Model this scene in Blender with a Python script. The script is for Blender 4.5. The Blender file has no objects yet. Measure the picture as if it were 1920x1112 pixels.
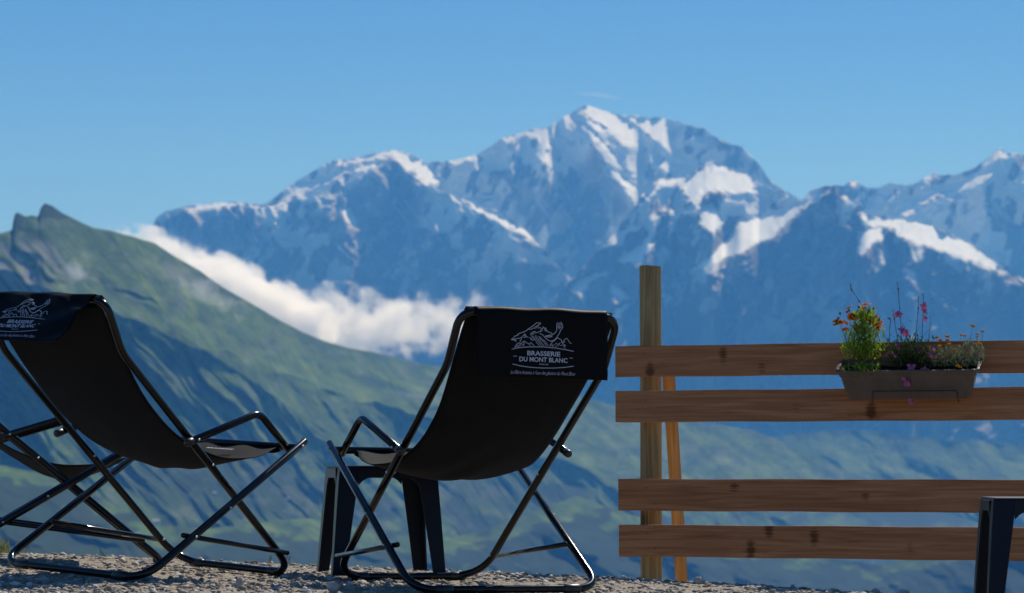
import bpy, math, random
import numpy as np
from mathutils import Vector, Matrix

# ------------------------------------------------------------------ camera, sky, sun, exposure
SC = bpy.context.scene
F_PX = 4533.0                      # focal length in photograph pixels (85 mm on 36 mm / 1920 px)
TH = math.atan(316 / F_PX)         # upward pitch
cam_d = bpy.data.cameras.new('camera')
cam_d.sensor_width = 36.0
cam_d.lens = F_PX * 36 / 1920
cam_d.clip_start = 0.1
cam_d.clip_end = 120000
cam_d.dof.use_dof = True
cam_d.dof.focus_distance = 8.7
cam_d.dof.aperture_fstop = 6.3
cam = bpy.data.objects.new('camera', cam_d)
SC.collection.objects.link(cam)
cam.location = (0, 0, 0)
cam.rotation_euler = (math.pi / 2 + TH, 0, 0)
SC.camera = cam

SUN_AZ, SUN_EL = math.radians(27), math.radians(46)      # azimuth to the right of the view axis (+Y)
world = bpy.data.worlds.new('World'); SC.world = world; world.use_nodes = True
wn = world.node_tree
bg = wn.nodes['Background']
sky = wn.nodes.new('ShaderNodeTexSky'); sky.sky_type = 'NISHITA'; sky.sun_disc = False
sky.sun_elevation = SUN_EL; sky.sun_rotation = SUN_AZ
sky.altitude = 2000; sky.air_density = 1.0; sky.dust_density = 0.1; sky.ozone_density = 2.0
tint = wn.nodes.new('ShaderNodeMix'); tint.data_type = 'RGBA'; tint.blend_type = 'MULTIPLY'; tint.inputs[0].default_value = 1.0
# clean, dry mountain air: deeper blue than the stock sky, deepening upwards
wtc = wn.nodes.new('ShaderNodeTexCoord'); wsx = wn.nodes.new('ShaderNodeSeparateXYZ'); wrp = wn.nodes.new('ShaderNodeValToRGB')
wn.links.new(wtc.outputs['Generated'], wsx.inputs[0]); wn.links.new(wsx.outputs[2], wrp.inputs[0]); wn.links.new(wrp.outputs[0], tint.inputs[7])
wrp.color_ramp.elements[0].position = .04; wrp.color_ramp.elements[0].color = (.60, .82, 1.20, 1)
wrp.color_ramp.elements[1].position = .20; wrp.color_ramp.elements[1].color = (.35, .66, 1.06, 1)
wn.links.new(sky.outputs[0], tint.inputs[6]); wn.links.new(tint.outputs[2], bg.inputs[0]); bg.inputs[1].default_value = 0.09
sun_d = bpy.data.lights.new('sun', 'SUN'); sun_d.energy = 4.8; sun_d.angle = math.radians(0.53)
sun_d.color = (1.0, 0.995, 0.985)
sun = bpy.data.objects.new('sun', sun_d); SC.collection.objects.link(sun)
sv = Vector((math.sin(SUN_AZ) * math.cos(SUN_EL), math.cos(SUN_AZ) * math.cos(SUN_EL), math.sin(SUN_EL)))
sun.rotation_euler = sv.to_track_quat('Z', 'Y').to_euler()
SC.view_settings.view_transform = 'Standard'; SC.view_settings.look = 'None'
SC.view_settings.exposure = 0.0; SC.view_settings.gamma = 1.0
SC.cycles.volume_bounces = 8
SC.cycles.max_bounces = 8
SC.cycles.volume_step_rate = 1.0
SC.cycles.volume_max_steps = 256
HAZE_ON = True
HAZE_DENS = 5.2e-5
HAZE_COL = (0.11, 0.41, 1.0)

# ------------------------------------------------------------------ helpers
CT, ST = math.cos(TH), math.sin(TH)
rng = np.random.default_rng(7)
random.seed(5)

def P(px, py, Y):
    """world point seen at photograph pixel (px, py) at world distance Y (numpy friendly)"""
    a = (px - 960) / F_PX; b = (556 - py) / F_PX
    dy = CT - b * ST; dz = ST + b * CT
    k = Y / dy
    return a * k, Y, dz * k

def link(o, parent=None):
    SC.collection.objects.link(o)
    if parent is not None: o.parent = parent
    return o

def tag(o, label=None, cat=None, group=None, kind=None):
    if label: o['label'] = label
    if cat: o['category'] = cat
    if group: o['group'] = group
    if kind: o['kind'] = kind
    return o

def empty(name, loc=(0, 0, 0), rot=(0, 0, 0)):
    o = bpy.data.objects.new(name, None); o.empty_display_size = .1
    o.location = loc; o.rotation_euler = rot
    return link(o)

class MB:
    """collects shapes and links them as one mesh object"""
    def __init__(s): s.v = []; s.f = []; s.m = []; s.smooth = []
    def add(s, vs, fs, mat=0, smooth=False):
        n = len(s.v); s.v.extend([tuple(map(float, q)) for q in vs])
        for f in fs:
            s.f.append(tuple(n + i for i in f)); s.m.append(mat); s.smooth.append(smooth)
        return s
    def box(s, c, d, R=None, mat=0, taper=1.0):
        vs = []
        for k in (-1, 1):
            t = taper if k < 0 else 1.0
            for i, j in ((-1, -1), (1, -1), (1, 1), (-1, 1)):
                q = Vector((i * d[0] / 2 * t, j * d[1] / 2 * t, k * d[2] / 2))
                if R is not None: q = R @ q
                vs.append(q + Vector(c))
        return s.add(vs, [(0, 3, 2, 1), (4, 5, 6, 7), (0, 1, 5, 4), (1, 2, 6, 5), (2, 3, 7, 6), (3, 0, 4, 7)], mat)
    def tube(s, pts, r, n=12, closed=False, cap=True, mat=0, rfn=None):
        pts = [Vector(p) for p in pts]; N = len(pts)
        tans = []
        for i in range(N):
            a = pts[(i - 1) % N] if (closed or i > 0) else pts[0]
            b = pts[(i + 1) % N] if (closed or i < N - 1) else pts[-1]
            tans.append((b - a).normalized())
        up = Vector((0, 0, 1)) if abs(tans[0].z) < .9 else Vector((1, 0, 0))
        nrm = (up - tans[0] * up.dot(tans[0])).normalized()
        vs = []
        for i in range(N):
            nrm = (nrm - tans[i] * nrm.dot(tans[i])).normalized()
            bn = tans[i].cross(nrm)
            rr = r if rfn is None else r * rfn(i / (N - 1))
            for k in range(n):
                a = 2 * math.pi * k / n
                vs.append(pts[i] + nrm * math.cos(a) * rr + bn * math.sin(a) * rr)
        fs = []
        for i in range(N if closed else N - 1):
            j = (i + 1) % N
            off = 0
            if closed and j == 0:      # match the twist of the last ring to the first
                best = min(range(n), key=lambda o: (vs[i * n] - vs[j * n + o]).length)
                off = best
            for k in range(n):
                fs.append((i * n + k, i * n + (k + 1) % n, j * n + (k + 1 + off) % n, j * n + (k + off) % n))
        s.add(vs, fs, mat, True)
        if cap and not closed:
            base = len(s.v) - N * n
            for i, sg in ((0, -1), (N - 1, 1)):
                cv = []; c = pts[i]; t = tans[i] * sg
                rr = r if rfn is None else r * rfn(i / (N - 1))
                ring0 = [base + i * n + k for k in range(n)]
                prev = ring0
                for q in (0.5, 0.85):
                    idx = len(s.v)
                    for k in range(n):
                        w = Vector(s.v[ring0[k]]) - c
                        s.v.append(tuple(c + w * math.cos(q * math.pi / 2) + t * rr * .6 * math.sin(q * math.pi / 2)))
                    cur = list(range(idx, idx + n))
                    for k in range(n):
                        f = (prev[k], prev[(k + 1) % n], cur[(k + 1) % n], cur[k])
                        s.f.append(f if sg > 0 else f[::-1]); s.m.append(mat); s.smooth.append(True)
                    prev = cur
                f = tuple(prev); s.f.append(f if sg > 0 else f[::-1]); s.m.append(mat); s.smooth.append(True)
        return s
    def build(s, name, mats, parent=None, loc=None, rot=None, link_it=True):
        me = bpy.data.meshes.new(name)
        me.from_pydata(s.v, [], s.f)
        if not isinstance(mats, (list, tuple)): mats = [mats]
        for m in mats: me.materials.append(m)
        me.polygons.foreach_set('material_index', s.m)
        me.polygons.foreach_set('use_smooth', s.smooth)
        me.update()
        o = bpy.data.objects.new(name, me)
        if loc is not None: o.location = loc
        if rot is not None: o.rotation_euler = rot
        return link(o, parent)

def bevel(o, w=.003, seg=2, ang=35):
    m = o.modifiers.new('bevel', 'BEVEL'); m.width = w; m.segments = seg; m.limit_method = 'ANGLE'; m.angle_limit = math.radians(ang)
    return o

def fillet(pts, rads, closed=False, seg=7):
    """polyline with rounded corners"""
    pts = [Vector(p) for p in pts]; N = len(pts); out = []
    for i, p in enumerate(pts):
        r = rads[i] if isinstance(rads, (list, tuple)) else rads
        if (not closed and i in (0, N - 1)) or r <= 0: out.append(p); continue
        a = (pts[(i - 1) % N] - p); b = (pts[(i + 1) % N] - p)
        ad, bd = a.normalized(), b.normalized()
        ang = ad.angle(bd)
        if ang > math.pi - .01: out.append(p); continue
        d = min(r / math.tan(ang / 2), a.length * .49, b.length * .49)
        q0, q1 = p + ad * d, p + bd * d
        for k in range(seg + 1):
            t = k / seg
            out.append((1 - t) ** 2 * q0 + 2 * t * (1 - t) * p.lerp((q0 + q1) / 2, .12) + t * t * q1)
    return out

# materials -----------------------------------------------------------------
def mat(name, col=(.5, .5, .5), rough=.6, metal=0.0, spec=.5, coat=0.0):
    m = bpy.data.materials.new(name); m.use_nodes = True
    b = m.node_tree.nodes['Principled BSDF']
    b.inputs['Base Color'].default_value = (*col, 1); b.inputs['Roughness'].default_value = rough
    b.inputs['Metallic'].default_value = metal; b.inputs['Specular IOR Level'].default_value = spec
    b.inputs['Coat Weight'].default_value = coat
    return m
def nd(m, t, **kw):
    n = m.node_tree.nodes.new(t)
    for k, v in kw.items():
        if k.startswith('i_'): n.inputs[k[2:].replace('_', ' ')].default_value = v
        else: setattr(n, k, v)
    return n
def lk(m, a, b): m.node_tree.links.new(a, b)
def ramp(m, fac, stops):
    r = nd(m, 'ShaderNodeValToRGB'); cr = r.color_ramp
    while len(cr.elements) < len(stops): cr.elements.new(.5)
    for e, (p, c) in zip(cr.elements, stops): e.position = p; e.color = (*c, 1) if len(c) == 3 else c
    lk(m, fac, r.inputs[0]); return r
def coords(m, scale=(1, 1, 1), kind='Object', rot=(0, 0, 0)):
    tc = nd(m, 'ShaderNodeTexCoord'); mp = nd(m, 'ShaderNodeMapping')
    mp.inputs['Scale'].default_value = scale; mp.inputs['Rotation'].default_value = rot
    lk(m, tc.outputs[kind], mp.inputs[0]); return mp.outputs[0]
def noise(m, vec, scale, detail=4, rough=.55, dist=0):
    n = nd(m, 'ShaderNodeTexNoise'); n.inputs['Scale'].default_value = scale; n.inputs['Detail'].default_value = detail
    n.inputs['Roughness'].default_value = rough; n.inputs['Distortion'].default_value = dist
    if vec is not None: lk(m, vec, n.inputs['Vector'])
    return n.outputs[0]
def mixc(m, fac, a, b, mode='MIX'):
    n = nd(m, 'ShaderNodeMix', data_type='RGBA', blend_type=mode)
    for s, x in ((0, fac), (6, a), (7, b)):
        if hasattr(x, 'is_output') or isinstance(x, bpy.types.NodeSocket): lk(m, x, n.inputs[s])
        elif s == 0: n.inputs[0].default_value = x
        else: n.inputs[s].default_value = (*x, 1)
    return n.outputs[2]
def math_n(m, op, a, b=None, clamp=False):
    n = nd(m, 'ShaderNodeMath', operation=op); n.use_clamp = clamp
    for i, x in enumerate((a, b)):
        if x is None: continue
        if isinstance(x, bpy.types.NodeSocket): lk(m, x, n.inputs[i])
        else: n.inputs[i].default_value = x
    return n.outputs[0]
def bsdf(m): return m.node_tree.nodes['Principled BSDF']
def bump(m, h, strength=.3, dist=.002):
    n = nd(m, 'ShaderNodeBump'); n.inputs['Strength'].default_value = strength; n.inputs['Distance'].default_value = dist
    lk(m, h, n.inputs['Height']); lk(m, n.outputs[0], bsdf(m).inputs['Normal'])

# numpy noise ---------------------------------------------------------------
def vnoise(x, y, seed=0):
    xi = np.floor(x).astype(np.int64); yi = np.floor(y).astype(np.int64)
    fx, fy = x - xi, y - yi
    fx = fx * fx * fx * (fx * (fx * 6 - 15) + 10); fy = fy * fy * fy * (fy * (fy * 6 - 15) + 10)
    def h(a, b):
        n = (a * 374761393 + b * 668265263 + seed * 974634777) & 0xffffffff
        n = ((n ^ (n >> 13)) * 1274126177) & 0xffffffff
        n = n ^ (n >> 16)
        return (n & 0xffff) / 65535.0
    return (h(xi, yi) * (1 - fx) + h(xi + 1, yi) * fx) * (1 - fy) + (h(xi, yi + 1) * (1 - fx) + h(xi + 1, yi + 1) * fx) * fy
def fbm(x, y, octv=5, seed=0, gain=.5):
    s = 0; a = 1; t = 0
    for i in range(octv):
        s = s + a * vnoise(x + 17.3 * i, y - 9.1 * i, seed + i); t += a; a *= gain; x = x * 2.03; y = y * 2.03
    return s / t
def ridged(x, y, octv=5, seed=0, gain=.55):
    s = 0; a = 1; t = 0; w = 1
    for i in range(octv):
        n = 1 - np.abs(2 * vnoise(x + 11.7 * i, y + 5.3 * i, seed + i) - 1)
        n = n * n * w; w = np.clip(n * 1.8, 0, 1)
        s = s + a * n; t += a; a *= gain; x = x * 2.07; y = y * 2.07
    return s / t
def smooth(x, a, b):
    t = np.clip((x - a) / (b - a), 0, 1); return t * t * (3 - 2 * t)
def seg_dist(X, Y, pts):
    """distance to a polyline and the parameter along it (0..1)"""
    best = np.full(X.shape, 1e9); par = np.zeros(X.shape); n = len(pts) - 1
    for i in range(n):
        (ax, ay), (bx, by) = pts[i], pts[i + 1]
        dx, dy = bx - ax, by - ay; L = dx * dx + dy * dy + 1e-9
        t = np.clip(((X - ax) * dx + (Y - ay) * dy) / L, 0, 1)
        d = np.hypot(X - ax - t * dx, Y - ay - t * dy)
        m = d < best; best = np.where(m, d, best); par = np.where(m, (i + t) / n, par)
    return best, par
def poly_sd(X, Y, pts):
    """signed distance to a polygon, positive inside"""
    d, _ = seg_dist(X, Y, list(pts) + [pts[0]])
    ins = np.zeros(X.shape, bool); n = len(pts)
    for i in range(n):
        (ax, ay), (bx, by) = pts[i], pts[(i + 1) % n]
        if ay == by: continue
        c = ((ay > Y) != (by > Y)) & (X < (bx - ax) * (Y - ay) / (by - ay) + ax)
        ins ^= c
    return np.where(ins, d, -d)
def blur(a, k, axis):
    if k < 1: return a
    w = np.exp(-np.linspace(-2, 2, 2 * k + 1) ** 2); w /= w.sum()
    pad = [(0, 0), (0, 0)]; pad[axis] = (k, k)
    b = np.pad(a, pad, mode='edge'); out = 0
    for i in range(2 * k + 1):
        out = out + w[i] * (b[i:i + a.shape[0], :] if axis == 0 else b[:, i:i + a.shape[1]])
    return out

def grid_mesh(name, X, Y, Z, mats, attrs=None, parent=None):
    nr, nc = X.shape
    me = bpy.data.meshes.new(name)
    co = np.stack([X, Y, Z], -1).reshape(-1, 3).astype(np.float32)
    me.vertices.add(nr * nc); me.vertices.foreach_set('co', co.ravel())
    i = np.arange(nr * nc).reshape(nr, nc)
    q = np.stack([i[:-1, :-1], i[1:, :-1], i[1:, 1:], i[:-1, 1:]], -1).reshape(-1, 4)
    me.loops.add(q.size); me.loops.foreach_set('vertex_index', q.ravel().astype(np.int32))
    me.polygons.add(len(q)); me.polygons.foreach_set('loop_start', (np.arange(len(q)) * 4).astype(np.int32))
    me.update(calc_edges=True)
    me.polygons.foreach_set('use_smooth', np.ones(len(q), bool))
    for k, a in (attrs or {}).items():
        at = me.attributes.new(k, 'FLOAT', 'POINT'); at.data.foreach_set('value', a.reshape(-1).astype(np.float32))
    me.materials.append(mats); me.update()
    return link(bpy.data.objects.new(name, me), parent)

def attr(m, name):
    n = nd(m, 'ShaderNodeAttribute'); n.attribute_name = name; return n.outputs['Fac']

# ------------------------------------------------------------------ far terrain
def relief(name, sky_pts, ytop, py_bottom, rate_fn, rel_fn, material, attr_fn, px0=-260, px1=2180, nc=900, nr=380, sky_noise=1.5, blurk=1, seed=0, back=1500, lat=5):
    """A mountain flank as one continuous surface: for every bearing it is followed from its crest down
    towards the viewer, rate_fn giving how many metres it comes forward for each step down."""
    px = np.linspace(px0, px1, nc)
    sx, sy = zip(*sky_pts)
    sk = np.interp(px, sx, sy) + sky_noise * (fbm(px / 14, px * 0 + 3, 4, seed + 50) - .5) * 2.2
    t = np.linspace(0, 1, nr) ** 1.08
    PX = np.repeat(px[None], nr, 0)
    sks = sk.copy()[None]
    for _ in range(3): sks = blur(sks, 16, 1)
    PY = sks + (py_bottom - sks) * t[:, None] + (sk[None] - sks) * np.exp(-(np.arange(nr)[:, None] / 22.0) ** 1.5)
    yt = np.interp(px, *zip(*ytop))
    rate = rate_fn(PX, PY)
    dpy = np.diff(PY, axis=0, prepend=PY[:1])
    I = np.cumsum(rate * dpy, 0) + rate[:1] * (sk[None] - sks)
    I = blur(blur(I, lat, 1), 1, 0)
    Y = yt[None] - I - rel_fn(PX, PY, sks)
    Y = blur(blur(Y, blurk, 1), 1, 0)
    X, Y_, Z = P(PX, PY, Y)
    # the far side of the crest falls away behind
    at = attr_fn(PX, PY, sk[None])
    bk = []
    for k, (dy, dz) in enumerate(((back * .12, -.06 * back), (back * .5, -.35 * back), (back, -.9 * back))):
        bk.append((X[0] * (1 + dy / Y_[0]), Y_[0] + dy, Z[0] + dz))
    X = np.vstack([b[0] for b in bk[::-1]] + [X]); Y_ = np.vstack([b[1] for b in bk[::-1]] + [Y_]); Z = np.vstack([b[2] for b in bk[::-1]] + [Z])
    at = {k: np.vstack([a[:1]] * 3 + [a]) for k, a in at.items()}
    o = grid_mesh(name, X, Y_, Z, material, at)
    tag(o, kind='structure')
    return o

# -- snow massif
SKY_M = [(-260, 500), (262, 492), (276, 462), (285, 430), (292, 410), (310, 396), (345, 388), (400, 380), (440, 378), (490, 384), (505, 377), (540, 350),
 (580, 325), (620, 303), (660, 297), (700, 286), (740, 281), (770, 288), (800, 305), (840, 301), (880, 294), (900, 285), (925, 270), (945, 258),
 (975, 249), (1000, 242), (1030, 237), (1060, 218), (1085, 203), (1101, 196), (1130, 208), (1160, 215), (1200, 218), (1240, 222), (1270, 228),
 (1290, 236), (1320, 241), (1345, 258), (1370, 271), (1390, 276), (1410, 295), (1430, 318), (1450, 342), (1470, 356), (1490, 368), (1505, 376),
 (1520, 356), (1545, 348), (1562, 347), (1580, 348), (1600, 337), (1625, 350), (1645, 352), (1670, 342), (1700, 348), (1720, 342), (1750, 323),
 (1765, 330), (1800, 325), (1830, 312), (1850, 298), (1873, 277), (1888, 285), (1920, 290), (1960, 300), (2060, 330), (2180, 360)]
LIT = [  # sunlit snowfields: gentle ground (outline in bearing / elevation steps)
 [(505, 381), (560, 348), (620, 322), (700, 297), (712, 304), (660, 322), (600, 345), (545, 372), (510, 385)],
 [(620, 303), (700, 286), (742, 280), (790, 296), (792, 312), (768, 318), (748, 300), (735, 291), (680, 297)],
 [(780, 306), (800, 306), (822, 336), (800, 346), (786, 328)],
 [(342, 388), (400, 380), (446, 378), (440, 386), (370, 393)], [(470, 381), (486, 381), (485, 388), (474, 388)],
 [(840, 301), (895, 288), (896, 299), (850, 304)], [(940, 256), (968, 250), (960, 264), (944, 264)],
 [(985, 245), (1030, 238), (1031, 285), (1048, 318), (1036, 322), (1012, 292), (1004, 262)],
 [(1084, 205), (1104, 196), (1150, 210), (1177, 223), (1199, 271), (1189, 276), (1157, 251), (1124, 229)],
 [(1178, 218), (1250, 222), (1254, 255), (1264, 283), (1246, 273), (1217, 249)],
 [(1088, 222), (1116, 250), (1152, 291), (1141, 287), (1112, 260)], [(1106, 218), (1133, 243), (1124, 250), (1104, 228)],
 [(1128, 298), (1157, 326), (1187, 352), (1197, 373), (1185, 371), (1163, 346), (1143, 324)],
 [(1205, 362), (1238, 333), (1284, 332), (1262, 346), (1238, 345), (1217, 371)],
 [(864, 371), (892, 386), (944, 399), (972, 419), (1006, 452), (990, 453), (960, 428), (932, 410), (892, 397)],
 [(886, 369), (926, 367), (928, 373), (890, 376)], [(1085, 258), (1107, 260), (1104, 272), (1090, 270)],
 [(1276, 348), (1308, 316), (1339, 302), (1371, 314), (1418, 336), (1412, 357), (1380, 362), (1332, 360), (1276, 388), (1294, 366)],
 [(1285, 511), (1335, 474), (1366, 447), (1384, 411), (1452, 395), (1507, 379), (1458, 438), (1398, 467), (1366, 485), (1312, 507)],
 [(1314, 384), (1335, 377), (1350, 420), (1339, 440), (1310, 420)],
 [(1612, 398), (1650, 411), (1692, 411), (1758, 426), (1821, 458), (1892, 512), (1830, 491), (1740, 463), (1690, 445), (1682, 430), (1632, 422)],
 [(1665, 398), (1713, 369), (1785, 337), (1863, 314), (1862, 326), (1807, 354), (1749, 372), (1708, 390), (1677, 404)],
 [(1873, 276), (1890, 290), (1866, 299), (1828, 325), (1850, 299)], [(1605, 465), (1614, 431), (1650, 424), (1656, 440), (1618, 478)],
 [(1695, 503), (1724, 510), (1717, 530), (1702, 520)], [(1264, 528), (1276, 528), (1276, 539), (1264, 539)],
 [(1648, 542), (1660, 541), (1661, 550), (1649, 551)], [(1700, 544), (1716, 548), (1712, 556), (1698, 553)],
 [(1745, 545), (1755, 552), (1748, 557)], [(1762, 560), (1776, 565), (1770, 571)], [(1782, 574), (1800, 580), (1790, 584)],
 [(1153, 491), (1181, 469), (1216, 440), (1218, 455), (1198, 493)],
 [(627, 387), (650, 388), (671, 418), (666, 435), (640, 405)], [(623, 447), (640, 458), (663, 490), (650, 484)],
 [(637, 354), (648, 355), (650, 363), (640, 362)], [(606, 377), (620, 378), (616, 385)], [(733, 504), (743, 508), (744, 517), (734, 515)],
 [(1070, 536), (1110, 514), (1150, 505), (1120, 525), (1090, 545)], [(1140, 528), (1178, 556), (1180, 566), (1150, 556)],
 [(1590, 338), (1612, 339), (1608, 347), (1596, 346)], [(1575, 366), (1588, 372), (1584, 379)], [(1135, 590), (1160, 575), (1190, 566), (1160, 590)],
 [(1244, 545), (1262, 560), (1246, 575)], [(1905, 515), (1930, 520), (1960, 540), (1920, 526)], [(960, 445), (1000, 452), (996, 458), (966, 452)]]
SPURS_M = [([(1110, 270), (1170, 350), (1200, 400), (1180, 480)], 380, 40), ([(1100, 198), (1075, 300), (1040, 400), (990, 520)], 330, 60),
 ([(945, 258), (960, 330), (1000, 400)], 220, 45), ([(1395, 277), (1440, 345), (1460, 420)], 260, 40), ([(1300, 236), (1290, 300)], 160, 30),
 ([(1873, 278), (1860, 330), (1780, 400), (1700, 440)], 420, 55), ([(1888, 285), (1940, 380), (1990, 480)], 300, 60), ([(1670, 342), (1690, 400)], 160, 30)]
SPURS_E = [([(737, 292), (690, 380), (640, 480), (620, 600)], 330, 60), ([(590, 372), (640, 450), (720, 560), (780, 640)], 260, 45), ([(440, 384), (470, 450), (500, 540)], 180, 40),
 ([(800, 346), (830, 440), (800, 560)], 220, 50), ([(944, 398), (900, 500), (880, 600)], 220, 50), ([(345, 392), (350, 480)], 120, 35)]
SPURS_F = [([(1340, 302), (1300, 400), (1230, 500), (1180, 600)], 260, 50), ([(1548, 348), (1500, 400), (1420, 490), (1330, 560), (1250, 650)], 420, 45),
 ([(1700, 415), (1690, 520), (1720, 640)], 240, 60), ([(1600, 385), (1600, 520), (1640, 640)], 260, 60), ([(1830, 465), (1800, 560)], 200, 60), ([(1238, 334), (1180, 440), (1090, 540)], 180, 40)]
def mb_warp(PX, PY):
    wx = (fbm(PX / 30, PY / 22, 4, 21) - .5) * 16; wy = (fbm(PX / 34, PY / 22, 4, 31) - .5) * 16
    wx = wx + (fbm(PX / 7, PY / 7, 3, 23) - .5) * 9; wy = wy + (fbm(PX / 9, PY / 6, 3, 33) - .5) * 7
    return PX + wx, PY + wy
def mb_masks(PX, PY):
    wx, wy = mb_warp(PX, PY); lit = np.full(PX.shape, -99.)
    for pl in LIT: lit = np.maximum(lit, poly_sd(wx - 1, wy, pl))
    return lit
_cache = {}
def mb_rate(PX, PY):
    lit = mb_masks(PX, PY); _cache['lit'] = lit
    g = smooth(lit, -7, 2)
    base = 2.7 + 1.5 * (fbm(PX / 60, PY / 40, 3, 77) - .5) + .3 * smooth(PY, 480, 700)
    return base * (1 - g) + 12.5 * g
def mb_rel_of(SP, lean, seed):
    def f(PX, PY, sk):
        r = 0
        for pts, a, w in SP:
            wx = PX + (fbm(PX / 40, PY / 40, 3, 91) - .5) * 34
            d, t = seg_dist(wx, PY, pts)
            r = r + a * np.exp(-d / w) * (1 - smooth(t, .35, 1.02))
        wx = PX + (fbm(PX / 70, PY / 70, 3, seed + 5) - .5) * 70; wy = PY + (fbm(PX / 60, PY / 60, 3, seed + 6) - .5) * 60
        n = ridged((wx + lean * wy) / 52, (wy - .4 * wx) / 105, 6, seed + 3, .62) + .6 * ridged((wx - .7 * wy) / 50, (wy + .5 * wx) / 90, 5, seed + 13, .56)
        g = 1 - .85 * smooth(_cache['lit'], -6, 4)
        return r + n * 210 * g
    return f
def mb_attr(PX, PY, sk):
    lit = _cache['lit']
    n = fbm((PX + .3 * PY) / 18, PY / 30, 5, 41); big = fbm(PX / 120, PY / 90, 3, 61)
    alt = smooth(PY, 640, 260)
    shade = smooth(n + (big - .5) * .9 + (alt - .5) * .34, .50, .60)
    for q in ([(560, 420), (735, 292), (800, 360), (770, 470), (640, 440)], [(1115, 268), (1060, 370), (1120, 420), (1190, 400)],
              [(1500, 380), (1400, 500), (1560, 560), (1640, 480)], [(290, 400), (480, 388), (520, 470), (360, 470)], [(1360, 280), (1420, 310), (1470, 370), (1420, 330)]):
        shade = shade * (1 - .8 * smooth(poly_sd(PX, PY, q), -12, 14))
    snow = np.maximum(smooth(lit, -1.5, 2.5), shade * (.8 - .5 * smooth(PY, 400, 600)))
    streak = smooth(ridged((PX + .55 * PY) / 22, (PY - .4 * PX) / 130, 3, 71), .62, .8) * smooth(PY, 700, 420) * .5
    fine = smooth(ridged((PX - .75 * PY) / 17, (PY + .6 * PX) / 90, 4, 171) * .6 + fbm(PX / 50, PY / 40, 3, 172) * .5, .62, .74) * smooth(PY, 640, 330) * .62
    streak = np.maximum(streak, fine)
    return {'snow': np.clip(np.maximum(snow, streak * (alt * .9)), 0, 1) * (1 - smooth(PY, 590, 680))}

m_rock = mat('rock_and_snow', (.2, .2, .2), .85, spec=.2)
c = coords(m_rock, (1, 1, 1)); n1 = noise(m_rock, c, .004, 8, .6)
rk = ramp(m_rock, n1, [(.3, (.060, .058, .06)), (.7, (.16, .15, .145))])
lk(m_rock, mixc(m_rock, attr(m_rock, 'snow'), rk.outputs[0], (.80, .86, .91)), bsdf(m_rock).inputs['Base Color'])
relief('snow_mountain', SKY_M, [(-260, 20500), (285, 20500), (740, 21200), (1100, 22000), (1400, 21800), (1560, 21500), (1870, 21500), (2180, 22500)],
       860, mb_rate, mb_rel_of(SPURS_M, .35, 0), m_rock, mb_attr, nc=900, nr=360, sky_noise=2.2, seed=2)
SKY_E = [(-260, 520), (255, 500), (270, 470), (284, 434), (292, 414), (312, 400), (345, 394), (400, 388), (440, 385), (490, 390), (505, 388), (560, 378), (610, 364), (650, 348), (700, 318), (737, 292), (768, 322), (800, 346), (835, 362),
         (865, 372), (892, 385), (944, 398), (972, 418), (1003, 450), (1040, 492), (1080, 532), (1130, 600), (1250, 760), (2180, 1300)]
relief('snow_ridge', SKY_E, [(-260, 18500), (285, 19000), (740, 19600), (1000, 18800), (1200, 18000), (2180, 18000)],
       900, mb_rate, mb_rel_of(SPURS_E, -.35, 40), m_rock, mb_attr, px1=1300, nc=620, nr=330, sky_noise=2.6, seed=22)
SKY_F = [(-260, 1500), (860, 780), (960, 640), (1040, 556), (1090, 503), (1150, 440), (1185, 392), (1205, 363), (1236, 333), (1262, 335), (1285, 334), (1308, 316), (1322, 306), (1340, 301), (1372, 314), (1416, 338), (1450, 356), (1480, 372), (1505, 378),
         (1520, 357), (1546, 347), (1564, 350), (1585, 366), (1612, 396), (1650, 408), (1692, 411), (1758, 426), (1821, 458), (1892, 512), (1940, 530), (2180, 640)]
relief('snow_shoulder', SKY_F, [(-260, 17000), (1000, 16800), (1340, 18200), (1550, 17200), (1900, 16800), (2180, 16500)],
       1000, mb_rate, mb_rel_of(SPURS_F, .7, 80), m_rock, mb_attr, px0=840, nc=620, nr=380, sky_noise=2.4, seed=32)

# -- green mountains
m_grass = mat('alpine_grass', (.08, .12, .04), .95, spec=.1)
c = coords(m_grass); n1 = noise(m_grass, c, .006, 8, .62); n2 = noise(m_grass, c, .03, 6, .6)
g1 = ramp(m_grass, n1, [(.36, (.030, .062, .012)), (.52, (.070, .125, .020)), (.66, (.150, .190, .040))])
g2 = mixc(m_grass, .4, g1.outputs[0], ramp(m_grass, n2, [(.4, (.026, .055, .010)), (.62, (.13, .17, .03))]).outputs[0])
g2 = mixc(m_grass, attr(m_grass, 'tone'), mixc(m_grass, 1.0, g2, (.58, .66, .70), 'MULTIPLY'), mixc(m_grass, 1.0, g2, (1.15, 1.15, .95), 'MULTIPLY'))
g3 = mixc(m_grass, attr(m_grass, 'forest_and_shadow'), g2, (.012, .026, .014))  # woods, crags and the painted shadow zones share this dark green
lk(m_grass, mixc(m_grass, attr(m_grass, 'scree'), g3, (.26, .25, .25)), bsdf(m_grass).inputs['Base Color'])

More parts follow.
